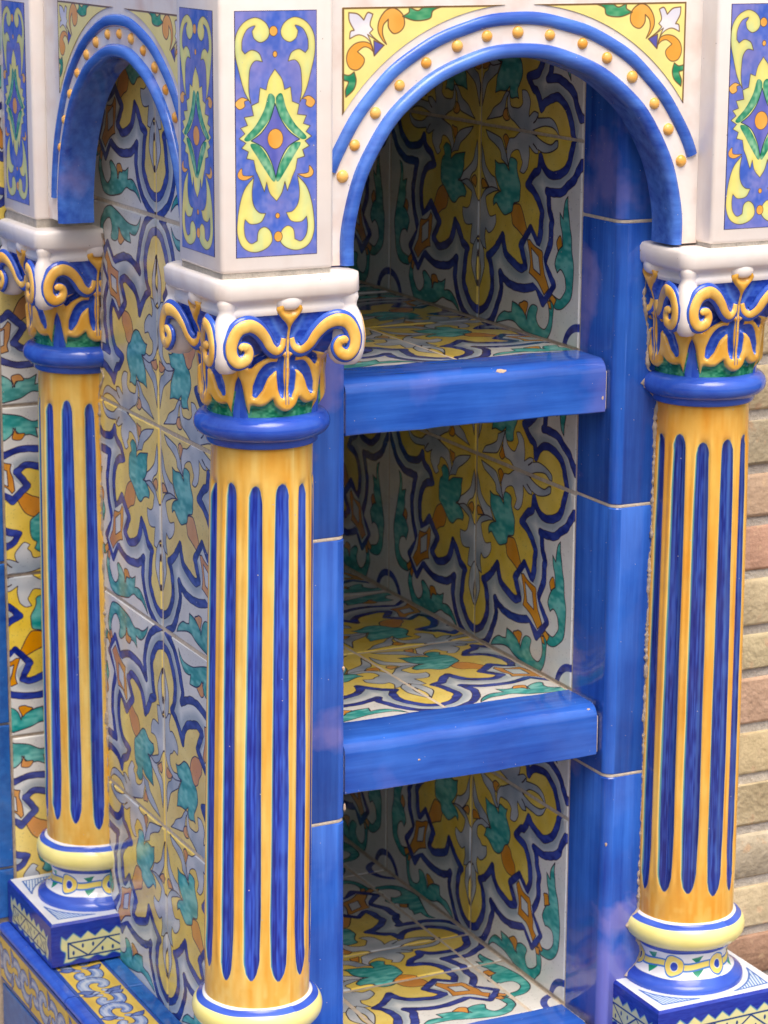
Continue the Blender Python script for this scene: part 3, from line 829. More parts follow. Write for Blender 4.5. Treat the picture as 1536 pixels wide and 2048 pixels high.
# inside faces, bay by bay
CEIL = (1.60, ZF[0]-.048, ZF[1]-.048)
for bay in range(3):
    z0, zc, zy = ZF[bay], CEIL[bay], ZF[bay]+.193
    for y0, y1 in ((.068, .267), (.267, .467), (.467, YB-.03)):
        for a, b in ((z0, zy), (zy, min(zy+.2, zc)), (zy+.2, zc)):
            if b-a < .01: continue
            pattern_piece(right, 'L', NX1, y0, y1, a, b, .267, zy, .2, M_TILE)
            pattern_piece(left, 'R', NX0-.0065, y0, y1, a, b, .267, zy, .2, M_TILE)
    for x0, x1 in ((NX0, .209), (.209, NX1)):
        for a, b in ((z0, zy), (zy, min(zy+.2, zc))):
            pattern_piece(back, 'F', YB-.0325, x0, x1, a, b, .209, zy, .2, M_TILE)

# jamb tiles: glazed corner pieces with a rounded arris
def jamb(xin, xout, sgn, z0, z1, name='edge_tile', mat=None, ins=0.0):
    r = .010
    prof = [(xin, .066)]
    for k in range(9):
        a = math.pi/2*k/8
        prof.append((xin+sgn*(r-r*math.cos(a)), r-r*math.sin(a)))
    prof.append((xout, 0.0))
    bk = [(xout, .012), (xin+sgn*.012, .012), (xin+sgn*.012, .066)]
    P = prof+bk
    if sgn < 0: P = P[::-1]
    V, F = [], []
    e = .0012
    cx = sum(p[0] for p in P)/len(P); cy = sum(p[1] for p in P)/len(P)
    rows = [(z0, e), (z0+e, 0), (z1-e, 0), (z1, e)]
    for z, s in rows:
        for (x, y) in P:
            d = math.hypot(x-cx, y-cy)
            V.append((x-(x-cx)/d*s, y-(y-cy)/d*s, z))
    m_ = len(P)
    for i in range(3):
        for k in range(m_):
            k2 = (k+1) % m_
            F.append((i*m_+k, (i+1)*m_+k, (i+1)*m_+k2, i*m_+k2))
    F.append(tuple(range(m_))); F.append(tuple(range(3*m_, 4*m_))[::-1])
    me = make(name, V, F, smooth=True, sharp=40)
    import bmesh
    bm = bmesh.new(); bm.from_mesh(me); bmesh.ops.recalc_face_normals(bm, faces=bm.faces[:]); bm.to_mesh(me); bm.free()
    return link(name, me, mat or M_BLUE, bc, root @ Matrix.Translation((sgn*ins, ins, 0)))

JZ = [.50, .526, .788, 1.049, 1.311, 1.573]
for a, b in zip(JZ[:-1], JZ[1:]):
    if b-a < .05: continue
    jamb(NX0, .004, -1, a+.0015, b-.0015)
    jamb(NX1, .432, 1, a+.0015, b-.0015)
    jamb(NX0, .006, -1, a-.0022, a+.0022, 'mortar_joint', M_GROUT, .0007)
    jamb(NX1, .430, 1, a-.0022, a+.0022, 'mortar_joint', M_GROUT, .0007)

# shelves
for k, zf in enumerate(ZF):
    sh = sub('shelf', NX0+.0005, NX1+.002, .0275, YB-.03, zf-.046, zf-.0009, M_GROUT)
    for xa in (NX0+.0004, NX1-.0042):
        box('mortar_joint', xa, xa+.0038, .0155, .0265, zf-.046, zf-.010, M_GROUT, sh, .001)
    xj = (.218, .208, .150)[k]; xcut = (None, None, .305)[k]
    yj = (.267, .267, .267)[k]; ycut = (None, None, .190)[k]
    xs = sorted([NX0, NX1]+[q for q in (xj, xcut) if q]); ys = sorted([.068, yj, min(yj+.2, YB-.03), YB-.03]+([ycut] if ycut else []))
    for i in range(len(xs)-1):
        for j in range(len(ys)-1):
            if ys[j+1]-ys[j] > .01: pattern_piece(sh, 'U', zf, xs[i], xs[i+1], ys[j], ys[j+1], xj, yj, .2, M_TILE)
    # nosing tile
    x0, x1 = NX0+.004, NX1-.0035
    r = .013; zt, zb, yf, yb = zf+.0015, zf-.0475, .0125, .067
    pr = [(yb, zb+.004), (yf+.004, zb)]
    pr = [(yb, zb+.02), (yf+.012, zb+.02), (yf+.012, zb), (yf+.001, zb), (yf, zb+.001)]
    for q in range(8):
        a = math.pi/2*q/7
        pr.append((yf+r-r*math.cos(a), zt-r+r*math.sin(a)))
    pr.append((yb, zt))
    V, F = [], []; m_ = len(pr)
    nx = 14
    for i in range(nx+1):
        x = x0+(x1-x0)*i/nx
        wv = .0005*math.sin(i*1.3+k)+.0003*math.sin(i*2.9)
        for (y, z) in pr: V.append((x, y+wv*(1 if y < .03 else 0), z+wv*.6))
    for i in range(nx):
        for q in range(m_):
            q2 = (q+1) % m_
            F.append((i*m_+q, i*m_+q2, (i+1)*m_+q2, (i+1)*m_+q))
    F.append(tuple(range(m_))[::-1]); F.append(tuple(range(nx*m_, (nx+1)*m_)))
    link('nosing_tile', make('nosing_tile', V, F, smooth=True, sharp=40), M_BLUEX, sh)
# sill under the front columns
sub('sill', -.088, .52, -.092, .003, .499, .532, M_BLUEX, .004)

# ---------------------------------------------------------------- columns
ZN = 1.163
def capital_mesh():
    nq, nz = 84, 96
    H, W = CAPC.h.shape
    hb = blur(CAPC.h, 6)
    V, F, UV = [], [], []
    ny = nz+1; nx = nq*4
    for j in range(ny):
        t = j/nz
        y = CAPY1+(CAPY0-CAPY1)*t
        z = 1.2945-(y-150)/7650.
        for i in range(nx):
            q = (i % nq)/nq; phi = (q-.5)*90
            ang = math.radians(phi+90*(i//nq))
            c = abs(phi)/45
            s = min(1, max(0, (t-.44)/.2)); s = s*s*(3-2*s)
            rc = .0475+.0055*t*t
            r = rc+(.030*s)*(c**2.6)
            hx = min(W-1, int(q*W)); hy = min(H-1, int((1-t)*(H-1)))
            h = hb[hy, hx]
            V.append(((r+h)*math.sin(ang), -(r+h)*math.cos(ang), z))
    for j in range(nz):
        for i in range(nx):
            i2 = (i+1) % nx
            F.append((j*nx+i, j*nx+i2, (j+1)*nx+i2, (j+1)*nx+i))
            u = (i % nq)/nq; u2_ = u+1/nq
            UV.append([(u, j/nz), (u2_, j/nz), (u2_, (j+1)/nz), (u, (j+1)/nz)])
    return make('bell', V, F, UV)

def abacus_mesh():
    # square mouldings, slightly rounded corners
    prof = [(.052, 1.262), (.0575, 1.262), (.0590, 1.2645), (.0590, 1.267), (.0575, 1.2695), (.0585, 1.2725), (.0625, 1.2745), (.0645, 1.2775), (.0645, 1.2895), (.0635, 1.2925), (.0610, 1.2935), (0.0, 1.2935)]
    V, F = [], []
    def ring(h):
        P = []
        rc = min(.011, h*.3)
        for k in range(4):
            for a in range(5):
                an = math.radians(-90+90*k-0+22.5*a)
                cx, cy = [(1, -1), (1, 1), (-1, 1), (-1, -1)][k]
                P.append(((h-rc)*cx+rc*math.cos(an), (h-rc)*cy+rc*math.sin(an)))
        return P
    m_ = 20
    for (h, z) in prof:
        if h <= 0: h = .001
        for (x, y) in ring(h): V.append((x+.0006*math.sin(z*900+y*120), y+.0006*math.sin(z*700+x*140+1), z+.0006*math.sin(x*90+y*70)))
    for i in range(len(prof)-1):
        for k in range(m_):
            k2 = (k+1) % m_
            F.append((i*m_+k, i*m_+k2, (i+1)*m_+k2, (i+1)*m_+k))
    F.append(tuple(range(m_))[::-1])
    return make('abacus', V, F, smooth=True, sharp=60)

PIX = {}
def build_parts():
    d = {}
    d['bell'] = capital_mesh()
    d['abacus'] = abacus_mesh()
    V, F, UV = lathe([(.001, 1.2800), (.006, 1.2795), (.0092, 1.2765), (.0098, 1.2725), (.0086, 1.2685), (.0082, 1.2655), (.0098, 1.2620), (.0122, 1.2560), (.0138, 1.2470), (.0142, 1.2370), (.0138, 1.2280), (.0120, 1.2210), (.008, 1.2165), (.001, 1.2150)], 28)
    V = [(x*.80, y*1.15, z) for x, y, z in V]
    d['corner_scroll'] = make('corner_scroll', V, F, UV)
    for sg, nm in ((1, 'volute'), (-1, 'volute_mirrored')):
        path = [(.0035, 548), (.0055, 600), (.011, 622), (.0175, 588), (.023, 525), (.031, 466), (.0415, 440), (.0515, 466), (.0578, 545), (.0572, 620), (.0515, 662), (.0445, 652), (.0408, 615), (.0422, 578), (.0470, 566), (.0490, 588)]
        sp_ = spl([(q[0]*7400, q[1]) for q in path], False, 8)
        P = []
        for x_, y_ in sp_:
            a_ = x_/7400; a_ = a_ if a_ < .03 else .03+(a_-.03)*.90; z_ = 1.2945-(y_-150)/7500.
            P.append((a_, .0520+.0152*min(1, max(0, a_/.042))**1.3+.0012*math.sin(a_*90), z_))
        m_ = len(P); V, F, MI = [], [], []
        for layer, (wd, th, off) in enumerate(((.0080, .0034, -.0012), (.0042, .0020, .0012))):
            base_ = len(V); K = 12
            for i, (a_, w_, z_) in enumerate(P):
                t = i/(m_-1)
                k0, k1 = P[max(0, i-1)], P[min(m_-1, i+1)]
                tx, tz = k1[0]-k0[0], k1[2]-k0[2]; l_ = math.hypot(tx, tz) or 1; nx_, nz_ = -tz/l_, tx/l_
                tp = float(np.interp(t, [0, .12, .4, .75, .97, 1], [.55, .8, 1.3, 1.05, .75, .15] if layer else [.7, .85, 1.05, .8, .45, .1]))
                for q in range(K):
                    an = 2*math.pi*q/K
                    dn = wd*tp*math.cos(an); dw = th*(tp*.4+.6)*math.sin(an)+off
                    V.append((sg*(a_+nx_*dn), -(w_+dw), z_+nz_*dn))
            for i in range(m_-1):
                for q in range(K):
                    q2 = (q+1) % K
                    f_ = (base_+i*K+q, base_+i*K+q2, base_+(i+1)*K+q2, base_+(i+1)*K+q)
                    F.append(f_ if sg < 0 else f_[::-1]); MI.append(layer)
            for e_ in (0, m_-1):
                F.append(tuple(base_+e_*K+q for q in range(K))); MI.append(layer)
        d[nm] = make('volute', V, F, None, MI)
        import bmesh
        bm = bmesh.new(); bm.from_mesh(d[nm]); bmesh.ops.recalc_face_normals(bm, faces=bm.faces[:]); bm.to_mesh(d[nm]); bm.free()
    V, F, UV = lathe([(.0005, 1.282), (.006, 1.2813), (.0105, 1.278), (.0128, 1.273), (.012, 1.2685), (.008, 1.2655), (.0005, 1.2645)], 24)
    d['rosette_knob'] = make('rosette_knob', V, F, UV)
    pr = [(.0400, 1.1470), (.0462, 1.1466), (.0472, 1.1475), (.0478, 1.1495), (.0478, 1.1515)]
    for k in range(15):
        a = math.radians(-80+k*160/14)
        pr.append((.0462+.0118*math.cos(a), ZN+.0004+.0108*math.sin(a)))
    pr.append((.044, 1.1742))
    V, F, UV = lathe(pr[::-1], 72)
    d['neck_ring'] = make('neck_ring', V, F, UV)
    # shaft with real flutes
    z0, z1 = .645, 1.149
    nz, seg = 120, 240
    V, F, UV = [], [], []
    rs = np.random.default_rng(3)
    wob = [rs.uniform(-.02, .02) for _ in range(12)]
    for j in range(nz+1):
        t = j/nz; z = z0+(z1-z0)*t; v = t; ty = 1-t
        R = .0432+.0034*math.sin(min(1, ty*1.0)*math.pi*.5)
        env = min(1, max(0, (ty-.062)/.018))*min(1, max(0, (.952-ty)/.06))
        env = env*env*(3-2*env)
        wd = float(np.interp(ty, [.06, .09, .18, .55, .85, .95], [.25, .28, .30, .33, .345, .22]))
        for i in range(seg):
            a = i/seg; fl = a*12; c = (fl % 1)-.5
            x = abs(c+wob[int(fl) % 12]*.3)/wd
            dep = .0034*env*max(0, 1-x*x)
            lip = .0007*env*math.exp(-((x-1.25)/.3)**2)
            rr = R-dep+lip
            V.append((rr*math.sin(2*math.pi*a), -rr*math.cos(2*math.pi*a), z))
    for j in range(nz):
        for i in range(seg):
            i2 = (i+1) % seg
            F.append((j*seg+i, j*seg+i2, (j+1)*seg+i2, (j+1)*seg+i))
            UV.append([(i/seg, j/nz), ((i+1)/seg, j/nz), ((i+1)/seg, (j+1)/nz), (i/seg, (j+1)/nz)])
    d['shaft'] = make('shaft', V, F, UV)
    # base: torus, scotia
    pb = [(.040, .6495), (.0475, .6492), (.0490, .6478)]
    for k in range(13):
        a = math.radians(72-k*144/12)
        pb.append((.0462+.0120*math.cos(a), .6345+.0128*math.sin(a)))
    i_t = len(pb)-1
    pb += [(.0462, .6205), (.0450, .6165)]; i_b = len(pb)-1
    pb += [(.0432, .6120), (.0422, .6070), (.0430, .6015), (.0452, .5965), (.0490, .5920)]; i_s = len(pb)-1
    pb += [(.0545, .5880), (.0572, .5860), (.0580, .5835), (.0580, .5800)]
    L = [0]
    for i in range(1, len(pb)): L.append(L[-1]+math.dist(pb[i], pb[i-1]))
    fr = [l/L[-1] for l in L]
    PIX['marks'] = (fr[5], fr[i_t], fr[i_b], fr[i_s])
    V, F, UV = lathe(pb, 72)
    d['base'] = make('base', V, F, UV)
    # plinth
    h, zt, zb, e = .0715, .5805, .5335, .0025
    V = [(-h, -h, zb), (h, -h, zb), (h, h, zb), (-h, h, zb), (-h, -h, zt-e), (h, -h, zt-e), (h, h, zt-e), (-h, h, zt-e)]
    hi = h-e
    V += [(-hi, -hi, zt), (hi, -hi, zt), (hi, hi, zt), (-hi, hi, zt)]
    F, UV, MI = [], [], []
    for k in range(4):
        k2 = (k+1) % 4
        F.append((k, k2, k2+4, k+4)); UV.append([(0, 0), (1, 0), (1, .93), (0, .93)]); MI.append(0)
        F.append((k+4, k2+4, k2+8, k+8)); UV.append([(0, .93), (1, .93), (.98, 1), (.02, 1)]); MI.append(0)
    F.append((8, 9, 10, 11)); UV.append([(0, 0), (1, 0), (1, 1), (0, 1)]); MI.append(1)
    F.append((3, 2, 1, 0)); UV.append([(0, 0)]*4); MI.append(0)
    d['plinth'] = make('plinth', V, F, UV, MI, smooth=False)
    return d
PM = build_parts()
M_BASE = painted('base_glaze', art_base(PIX['marks']), .10, .08, bump=.0006, grime=.05, ext='REPEAT')

def column(x, y, dz, label, tint, lean=0.0, spin=0.0, zk=1.0):
    o = empty('column', (x, y, .533+dz), label, 'column', 'glazed columns around the bookcase')
    T = Matrix.Translation((0, 0, -.533))
    cap = link('capital', PM['bell'], M_CAP, o, T)
    link('abacus', PM['abacus'], M_WHITE, cap)
    for k in range(4):
        a = math.radians(45+90*k)
        link('corner_scroll', PM['corner_scroll'], M_WHITE, cap, Matrix.Translation((.0750*math.sin(a), -.0750*math.cos(a), 0)) @ Matrix.Rotation(a, 4, 'Z'))
        a = math.radians(90*k)
        for nm in ('volute', 'volute_mirrored'):
            link('volute', PM[nm], [M_BLUER, M_AMBER], cap, Matrix.Rotation(a, 4, 'Z'))
        link('rosette_knob', PM['rosette_knob'], M_WHITE, cap, Matrix.Translation((.0565*math.sin(a), -.0565*math.cos(a), 0)) @ Matrix.Rotation(a, 4, 'Z') @ Matrix.Diagonal((.95, .62, 1, 1)))
    link('neck_ring', PM['neck_ring'], M_BLUER, o, T)
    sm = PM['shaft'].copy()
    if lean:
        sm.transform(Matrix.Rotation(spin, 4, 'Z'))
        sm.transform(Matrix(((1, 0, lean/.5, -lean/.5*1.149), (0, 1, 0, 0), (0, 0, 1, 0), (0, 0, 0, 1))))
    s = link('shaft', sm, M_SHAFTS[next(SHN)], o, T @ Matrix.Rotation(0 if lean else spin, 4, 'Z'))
    s.color = tint
    link('base', PM['base'], M_BASE, o, T @ Matrix.Translation((-lean, 0, 0)) @ Matrix.Rotation(spin, 4, 'Z'))
    link('plinth', PM['plinth'], [M_PSIDE, M_PTOP], o, T @ Matrix.Translation((-lean, 0, 0)))
    return o
SP = math.radians(15)
import itertools
SHN = itertools.count()
column(-.013, -.010, 0, 'fluted blue and yellow column at the bookcase corner below two painted panels', (1.0, 1.02, 1.06, 1), .008, SP)
column(.427, -.010, 0, 'fluted blue and orange column beside the brick pier', (1.02, .93, .78, 1), 0, math.radians(16))
column(-.004, .472, -.018, 'paler fluted column against the tiled side panel and rear tiled wall', (1.0, 1.05, 1.08, 1), 0, math.radians(6))

# ---------------------------------------------------------------- impost blocks with painted panels
def panel(parent, M, w_, h_):
    me = tile_mesh(w_, h_, (0, 1, 0, 1), .0015, .0006, 'painted_panel')
    link('painted_panel', me, M_PANEL, parent, M)
def block(x0, x1, y0, y1, z0, label, faces):
    o = empty('impost_block', ((x0+x1)/2, (y0+y1)/2, z0), label, 'block', 'impost blocks above the columns')
    c = o.location
    b = box('block_body', x0-c.x, x1-c.x, y0-c.y, y1-c.y, 0, 1.60-z0, M_WHITE, o, .0035)
    bz = -.0045 if z0 > 1.29 else -.0085
    box('mortar_bed', x0-c.x+.002, x1-c.x-.002, y0-c.y+.002, y1-c.y-.002, bz, .0005, M_CEMENT, o)
    pz0, pz1 = z0+.0125, z0+.0125+.196
    zc = (pz0+pz1)/2-z0
    if 'F' in faces: panel(o, frame_matrix((-.001, y0-c.y-.0004, zc), (1, 0, 0), (0, 0, 1)), .072, .196)
    if 'L' in faces: panel(o, frame_matrix((x0-c.x-.0004, .002, zc), (0, -1, 0), (0, 0, 1)), .071, .196)
    return o
block(-.0735, .026, -.070, .022, 1.2975, 'white corner block with two painted blue panels above the corner column', 'FL')
block(.3915, .491, -.070, .022, 1.2965, 'white block with blue scroll panel above the column by the brick pier', 'F')
block(-.060, .03, .437, .535, 1.283, 'white block with narrow blue panel above the rear column', 'L')

# ---------------------------------------------------------------- arches
def arch(name, M, half, label):
    """local x along the arch, y into the wall, z up, centre of the circle at the origin."""
    o = empty('arch', (0, 0, 0), label, 'arch', 'white arches with blue mouldings')
    o.matrix_world = M
    zt, zb, yb, ri = 1.60-1.308, -.0125, .028, .1575
    # plate with opening
    V, F = [], []
    A = [math.pi*k/64 for k in range(65)]
    inner = [(half-.0, None)]
    I = [(ri, zb)]+[(ri*math.cos(a), ri*math.sin(a)) for a in A]+[(-ri, zb)]
    O = []
    for (x, z) in I:
        if z <= 0: O.append((math.copysign(half, x), zb if z < 0 else 0)); continue
        s = min(half/abs(x) if abs(x) > 1e-6 else 9, zt/z)
        O.append((x*s, z*s))
    m_ = len(I)
    for y in (0, yb):
        for (x, z) in I: V.append((x, y, z))
        for (x, z) in O: V.append((x, y, z))
    for k in range(m_-1):
        F.append((k, m_+k, m_+k+1, k+1)); b = 2*m_
        F.append((b+k+1, b+m_+k+1, b+m_+k, b+k))
        F.append((k+1, b+k+1, b+k, k)); F.append((m_+k, b+m_+k, b+m_+k+1, m_+k+1))
    F.append((0, 2*m_, 3*m_, m_)); F.append((m_-1, 2*m_-1, 4*m_-1, 3*m_-1))
    link('arch_plate', make('arch_plate', V, F, smooth=False), M_WHITE, o)
    # swept mouldings
    def sweep(prof, name, a0, a1, leg0, leg1, mat):
        path = []
        if leg0: path.append((0.0, leg0))
        nA = 72
        path += [(a0+(a1-a0)*k/nA, 0) for k in range(nA+1)]
        if leg1: path.append((a1, leg1))
        V, F = [], []; mm = len(prof)
        rr = random.Random(len(name))
        for i, (a, dz) in enumerate(path):
            wv = .0003*math.sin(i*.35+1.2)+.00025*math.sin(i*.81)
            for (r, y) in prof: V.append(((r+wv)*math.cos(a), y, (r+wv)*math.sin(a)-dz))
        for i in range(len(path)-1):
            for k in range(mm-1):
                F.append((i*mm+k, i*mm+k+1, (i+1)*mm+k+1, (i+1)*mm+k))
        F.append(tuple(range(mm))); F.append(tuple(range((len(path)-1)*mm, len(path)*mm))[::-1])
        me = make(name, V, F, smooth=True, sharp=60)
        import bmesh
        bm = bmesh.new(); bm.from_mesh(me); bmesh.ops.recalc_face_normals(bm, faces=bm.faces[:]); bm.to_mesh(me); bm.free()
        return link(name, me, mat, o)
    rim = [(.1660, .0005)]+[(.1600+.0062*math.cos(t), -.0060*math.sin(t)-.0005) for t in [math.pi*k/10 for k in range(1, 10)]]+[(.1535, .003), (.1530, .0275), (.1590, .0275)]
    sweep(rim, 'rim_moulding', 0, math.pi, .0125, .0125, M_BLUEA)
    am = math.acos(min(1, (half-.0005)/.1915))
    line = [(.1922, .0005)]+[(.1866+.0056*math.cos(t), -.0036*math.sin(t)) for t in [math.pi*k/8 for k in range(1, 8)]]+[(.1810, .0005)]
    sweep(line, 'outer_moulding', am+.05, math.pi-am-.05, 0, 0, M_BLUEA)
    V, F, UV = lathe([(.0001, .0036), (.0022, .0034), (.0042, .0025), (.0054, .0011), (.0059, -.0005)], 18)
    bead = make('bead', V, F, UV)
    for k in range(15):
        a = math.radians(20+10*k+random.uniform(-.6, .6)); r = .175+random.uniform(-.0006, .0006)
        if abs(r*math.cos(a)) > half-.004: continue
        Mx = Matrix.Translation((r*math.cos(a), -.0002, r*math.sin(a))) @ Matrix.Rotation(math.pi/2, 4, 'X') @ Matrix.Scale(random.uniform(.82, .96), 4)
        link('bead', bead, M_BEAD, o, Mx)
    # spandrels
    for s in (-1, 1):
        xo, zo, rs_ = .1645, .198, .1985
        P = []
        a0 = math.acos(xo/rs_); a1 = math.asin(min(.9999, zo/rs_))
        for k in range(25):
            a = a0+(a1-a0)*k/24; P.append((rs_*math.cos(a), rs_*math.sin(a)))
        m_ = len(P)
        V = [(s*x, -.0008, z) for x, z in P]+[(s*xo, -.0008, zo)]
        V += [(s*x, .001, z) for x, z in P]+[(s*xo, .001, zo)]
        q = m_+1
        F = [(m_, k, k+1) for k in range(m_-1)]
        ring = list(range(m_+1))
        F += [(ring[k], ring[k]+q, ring[(k+1) % q]+q, ring[(k+1) % q]) for k in range(q)]
        if s > 0: F = [f[::-1] for f in F]
        UV = [[((xo-abs(V[i][0]))/.175, 1-(zo-V[i][2])/.16) for i in f] for f in F]
        link('spandrel', make('spandrel', V, F, UV, smooth=False), M_SPAN, o)
    return o
arch('arch', Matrix.Translation((.2095, -.045, 1.308)), .183, 'wide white arch with orange beads over the bookcase shelves')
arch('arch', frame_matrix((-.047, .2265, 1.298), (0, -1, 0), (1, 0, 0)) @ Matrix(((1, 0, 0, 0), (0, 1, 0, 0), (0, 0, 1, 0), (0, 0, 0, 1))) if False else
     Matrix(((0, 1, 0, -.047), (-1, 0, 0, .2265), (0, 0, 1, 1.298), (0, 0, 0, 1))), .207, 'white arch with orange beads standing before the tiled side panel')

# ---------------------------------------------------------------- ledge along the side
LX, LZ = -.085, .512
ld = empty('ledge', (-.04, .2, 0), 'low tiled ledge with blue and yellow scroll border under the rear column', 'ledge')
rt = Matrix.Translation((.04, -.2, 0))
o = box('ledge_body', LX+.003, .0, -.088, .548, 0, LZ-.003, M_CEMENT, ld); o.matrix_basis = rt
o = box('ledge_body', .0, .52, -.088, .0, 0, LZ-.014, M_CEMENT, ld); o.matrix_basis = rt
o = box('ledge_body', .0, .52, .0, YB, 0, LZ-.014, M_CEMENT, ld); o.matrix_basis = rt
def border_tile(M, w_, h_, u0):
    me = tile_mesh(w_, h_, (u0, u0+w_/.3, 0, 1), .003, .0006, 'border_tile')
    link('border_tile', me, M_BORDER, ld, rt @ M)
ye = [-.085, .12, .33, .547]
for i in range(3):
    ym = (ye[i]+ye[i+1])/2; L_ = ye[i+1]-ye[i]-.002
    border_tile(frame_matrix((-.0455, ym, LZ), (0, -1, 0), (1, 0, 0)), L_, .0555, .1*i)
    border_tile(frame_matrix((LX, ym, LZ-.0365), (0, -1, 0), (0, 0, 1)), L_, .054, .17+.1*i)
    me = tile_mesh(L_, .0165, (0, 1, 0, 1), .003, .0008, 'blue_strip')
    link('blue_strip', me, M_BLUEW, ld, rt @ frame_matrix((-.009, ym, LZ+.0005), (0, -1, 0), (1, 0, 0)))
    # rounded blue edge
    V, F = [], []
    pr = [(LX+.0005, LZ-.0085)]+[(LX+.0045-.0060*math.cos(math.radians(a)), LZ-.0053+.0060*math.sin(math.radians(a))) for a in range(0, 91, 10)]+[(LX+.0108, LZ+.0007), (LX+.0108, LZ-.004), (LX+.004, LZ-.0085)]
    m_ = len(pr)
    for y in (ye[i]+.001, ye[i+1]-.001):
        for (x, z) in pr: V.append((x, y, z))
    F = [(k, k+m_, (k+1) % m_+m_, (k+1) % m_) for k in range(m_)]+[tuple(range(m_))[::-1], tuple(range(m_, 2*m_))]
    F = [f[::-1] for f in F]
    link('edge_tile', make('edge_tile', V, F, smooth=True, sharp=50), M_BLUER, ld, rt)
for k in range(3):
    y0 = -.085+k*.21
    me = tile_mesh(.207, .2, (0, 1, 0, 1), .003, .0008, 'blue_tile')
    for z in (.344, .142):
        link('blue_tile', me, M_BLUEW, ld, rt @ frame_matrix((LX+.0005, y0+.105, z), (0, -1, 0), (0, 0, 1)))

# ---------------------------------------------------------------- rear wall
rw = empty('rear_wall', (-.2, .6, 0), 'tiled wall behind the rear column with arabesque strip and blue tiles', 'wall')
rr = Matrix.Translation((.2, -.6, 0))
o = box('wall_body', -.5, -.001, .5515, .64, 0, 1.62, M_MORTAR, rw); o.matrix_basis = rr
hold = bpy.data.objects.new('tile_strip', None); COL.objects.link(hold); hold.parent = rw; hold.matrix_basis = rr
zz = [.52, .7185, .8965, 1.0775, 1.2575, 1.4375, 1.61]
for k in range(len(zz)-1):
    t = pattern_piece(rw, 'F', .549, -.0645, -.002, zz[k], zz[k+1], .036, .8965, .179, M_TILE)
    t.matrix_basis = rr @ t.matrix_basis
bpy.data.objects.remove(hold)
for k, (a, b) in enumerate(((.515, .573), (.573, .735), (.735, .912), (.912, 1.09), (1.09, 1.26), (1.26, 1.44), (1.44, 1.61))):
    for x in (-.165, -.365):
        me = tile_mesh(.197, b-a-.003, (0, 1, 0, 1), .004, .001, 'blue_tile')
        link('blue_tile', me, M_BLUEW, rw, rr @ frame_matrix((x, .5475, (a+b)/2), (1, 0, 0), (0, 0, 1)))

# ---------------------------------------------------------------- brick pier
bp_ = empty('brick_pier', (.7, .2, 0), 'buff and red brick pier with grey mortar behind the right column', 'brick pier')
br = Matrix.Translation((-.7, -.2, 0))
o = box('mortar_core', .420, .95, .064, .50, 0, 1.62, M_CEMENT, bp_); o.matrix_basis = br
zj = [.573-.0535*k for k in range(10, 0, -1)]+[.573, .626, .683, .737, .790, .846, .891, .948, 1.002, 1.054, 1.108]+[1.108+.0535*k for k in range(1, 10)]
tones = {0: (170, 136, 112), 1: (198, 182, 148), 2: (200, 188, 162), 3: (208, 192, 154), 4: (204, 186, 146), 5: (200, 168, 142), 6: (204, 190, 152), 7: (202, 186, 150), 8: (194, 154, 130), 9: (198, 170, 142), 10: (200, 186, 154)}
import bmesh
def brick_mesh(L_, h_, seed):
    bm = bmesh.new(); bmesh.ops.create_cube(bm, size=1)
    for v in bm.verts: v.co = Vector((v.co.x*L_, v.co.y*.05, v.co.z*h_))
    bmesh.ops.bevel(bm, geom=bm.edges[:], offset=.0028, segments=2, profile=.6, affect='EDGES')
    r = random.Random(seed)
    for v in bm.verts: v.co += Vector((r.uniform(-1, 1), r.uniform(-1, 1), r.uniform(-1, 1)))*.0013
    me = bpy.data.meshes.new('brick'); bm.to_mesh(me); bm.free()
    me.polygons.foreach_set('use_smooth', [True]*len(me.polygons))
    return me
for i in range(len(zj)-1):
    h_ = zj[i+1]-zj[i]-.010
    x = .425 - (.0 if i % 2 else .055)
    cc = tones.get(i-9, random.choice(list(tones.values())))
    for s in range(3):
        x0 = max(x+s*.25, .423); x1 = min(x+s*.25+.24, .948)
        if x1-x0 < .03: continue
        me = brick_mesh(x1-x0, h_, i*7+s)
        b = link('brick', me, M_BRICK, bp_, br @ Matrix.Translation(((x0+x1)/2, .0855+random.uniform(-.001, .001), (zj[i]+zj[i+1])/2)))
        q = cc if s < 2 else random.choice(list(tones.values()))
        b.color = s2l(q)

# ---------------------------------------------------------------- ragged mortar where columns meet the wall
def seam(path, rad, seed, parent, Mx):
    r = random.Random(seed); V, F = [], []; K = 7; m_ = len(path)
    nz_ = [[r.gauss(0, 1) for _ in range(m_+8)] for _ in range(3)]
    sm_ = lambda k, i: sum(nz_[k][i+q] for q in range(6))/6
    for i, p in enumerate(path):
        rr_ = rad*max(.25, 1+1.1*sm_(0, i)+.25*nz_[0][i])
        o_ = Vector((sm_(1, i), sm_(2, i), 0))*rad*.9
        for q in range(K):
            a = 2*math.pi*q/K
            V.append((p[0]+o_.x+rr_*math.cos(a), p[1]+o_.y+rr_*math.sin(a), p[2]))
    for i in range(m_-1):
        for q in range(K):
            q2 = (q+1) % K
            F.append((i*K+q, i*K+q2, (i+1)*K+q2, (i+1)*K+q))
    link('mortar_seam', make('mortar_seam', V, F), M_MORTAR, parent, Mx)
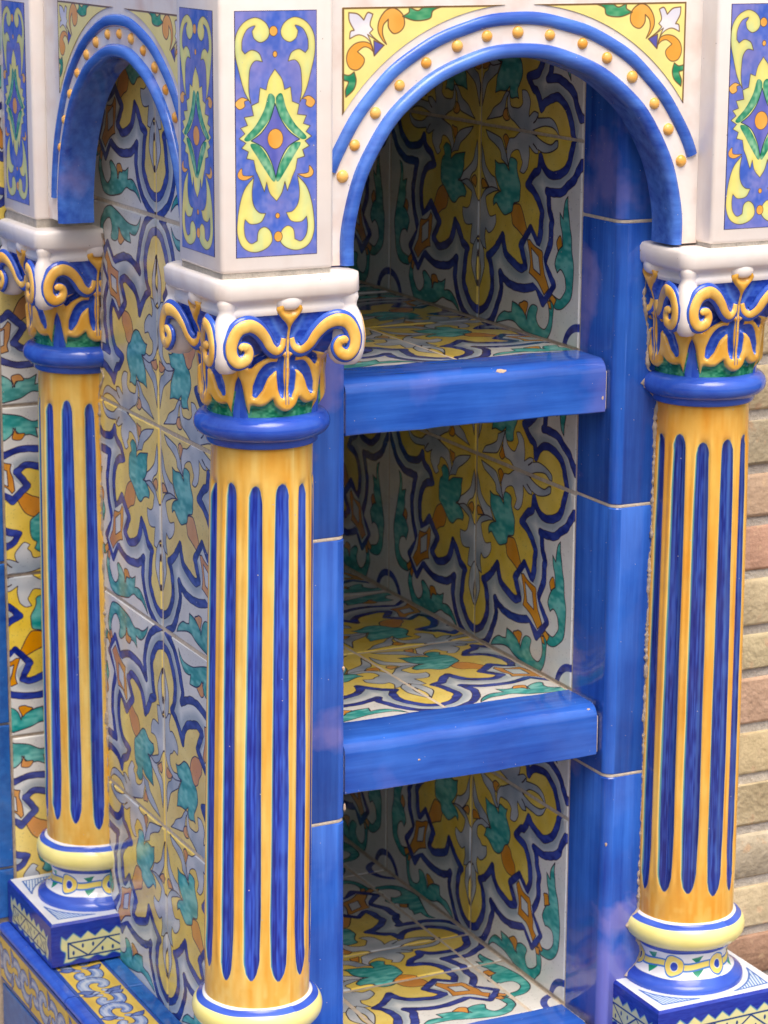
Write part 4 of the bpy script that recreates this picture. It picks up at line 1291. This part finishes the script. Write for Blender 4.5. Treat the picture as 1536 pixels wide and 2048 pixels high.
def rprof(z):
    return float(np.interp(z, [.58, .583, .588, .592, .6, .607, .616, .621, .6345, .646, .65, .9, 1.146, 1.152, 1.163, 1.173, 1.176, 1.215, 1.23, 1.262, 1.29],
                           [.058, .058, .055, .049, .044, .042, .045, .0475, .058, .05, .0468, .0456, .0434, .048, .058, .049, .053, .055, .058, .058, .064]))
zs_ = [.583+.002*k for k in range(354)]
seam([(.427-math.sqrt(max(1e-6, rprof(z)**2-.0001))-.0006, -.0002, z) for z in zs_], .0014, 1, bc, root)
seam([(-.0006, .472-math.sqrt(rprof(z+.018)**2-.00001)-.0004, z-.018) for z in zs_], .0011, 2, bc, root)

# ---------------------------------------------------------------- chipped glaze showing the clay body
M_CLAY = mortar_mat('bare_clay', (214, 188, 160), (196, 168, 140), 300.0, .0008)
def chip(p, nrm, rx, ry, seed):
    r = random.Random(seed); nrm = Vector(nrm).normalized()
    ax = Vector((0, 0, 1)).cross(nrm)
    ax = Vector((1, 0, 0)) if ax.length < .01 else ax.normalized()
    ay = nrm.cross(ax); n_s = 13
    V = [Vector(p)+nrm*.0005]; F = []
    for lay, (f, h) in enumerate(((.62, .0004), (1.0, -.0006))):
        for k in range(n_s):
            a = 2*math.pi*k/n_s; q = f*(1+r.uniform(-.35, .3))
            V.append(Vector(p)+ax*(rx*q*math.cos(a))+ay*(ry*q*math.sin(a))+nrm*h)
    for k in range(n_s):
        k2 = (k+1) % n_s
        F.append((0, 1+k, 1+k2)); F.append((1+k, 1+n_s+k, 1+n_s+k2, 1+k2))
    link('chip', make('chip', V, F, smooth=False), M_CLAY, bc, root)
chip((.231, .0163, 1.1818), (0, -.7, .7), .0075, .0026, 3)
chip((.3345, .0125, 1.150), (0, -1, 0), .0016, .003, 4)
chip((.150, .0122, .8300), (0, -1, 0), .0016, .0011, 6)
chip((.330, .0165, .8520), (0, -.7, .7), .003, .0015, 7)
chip((.0690, .0009, .930), (.3, -1, 0), .0014, .003, 8)
chip((.3445, .0022, .720), (-.6, -1, 0), .0012, .0026, 9)
chip((.0705, .0016, .800), (.5, -1, 0), .0012, .004, 10)
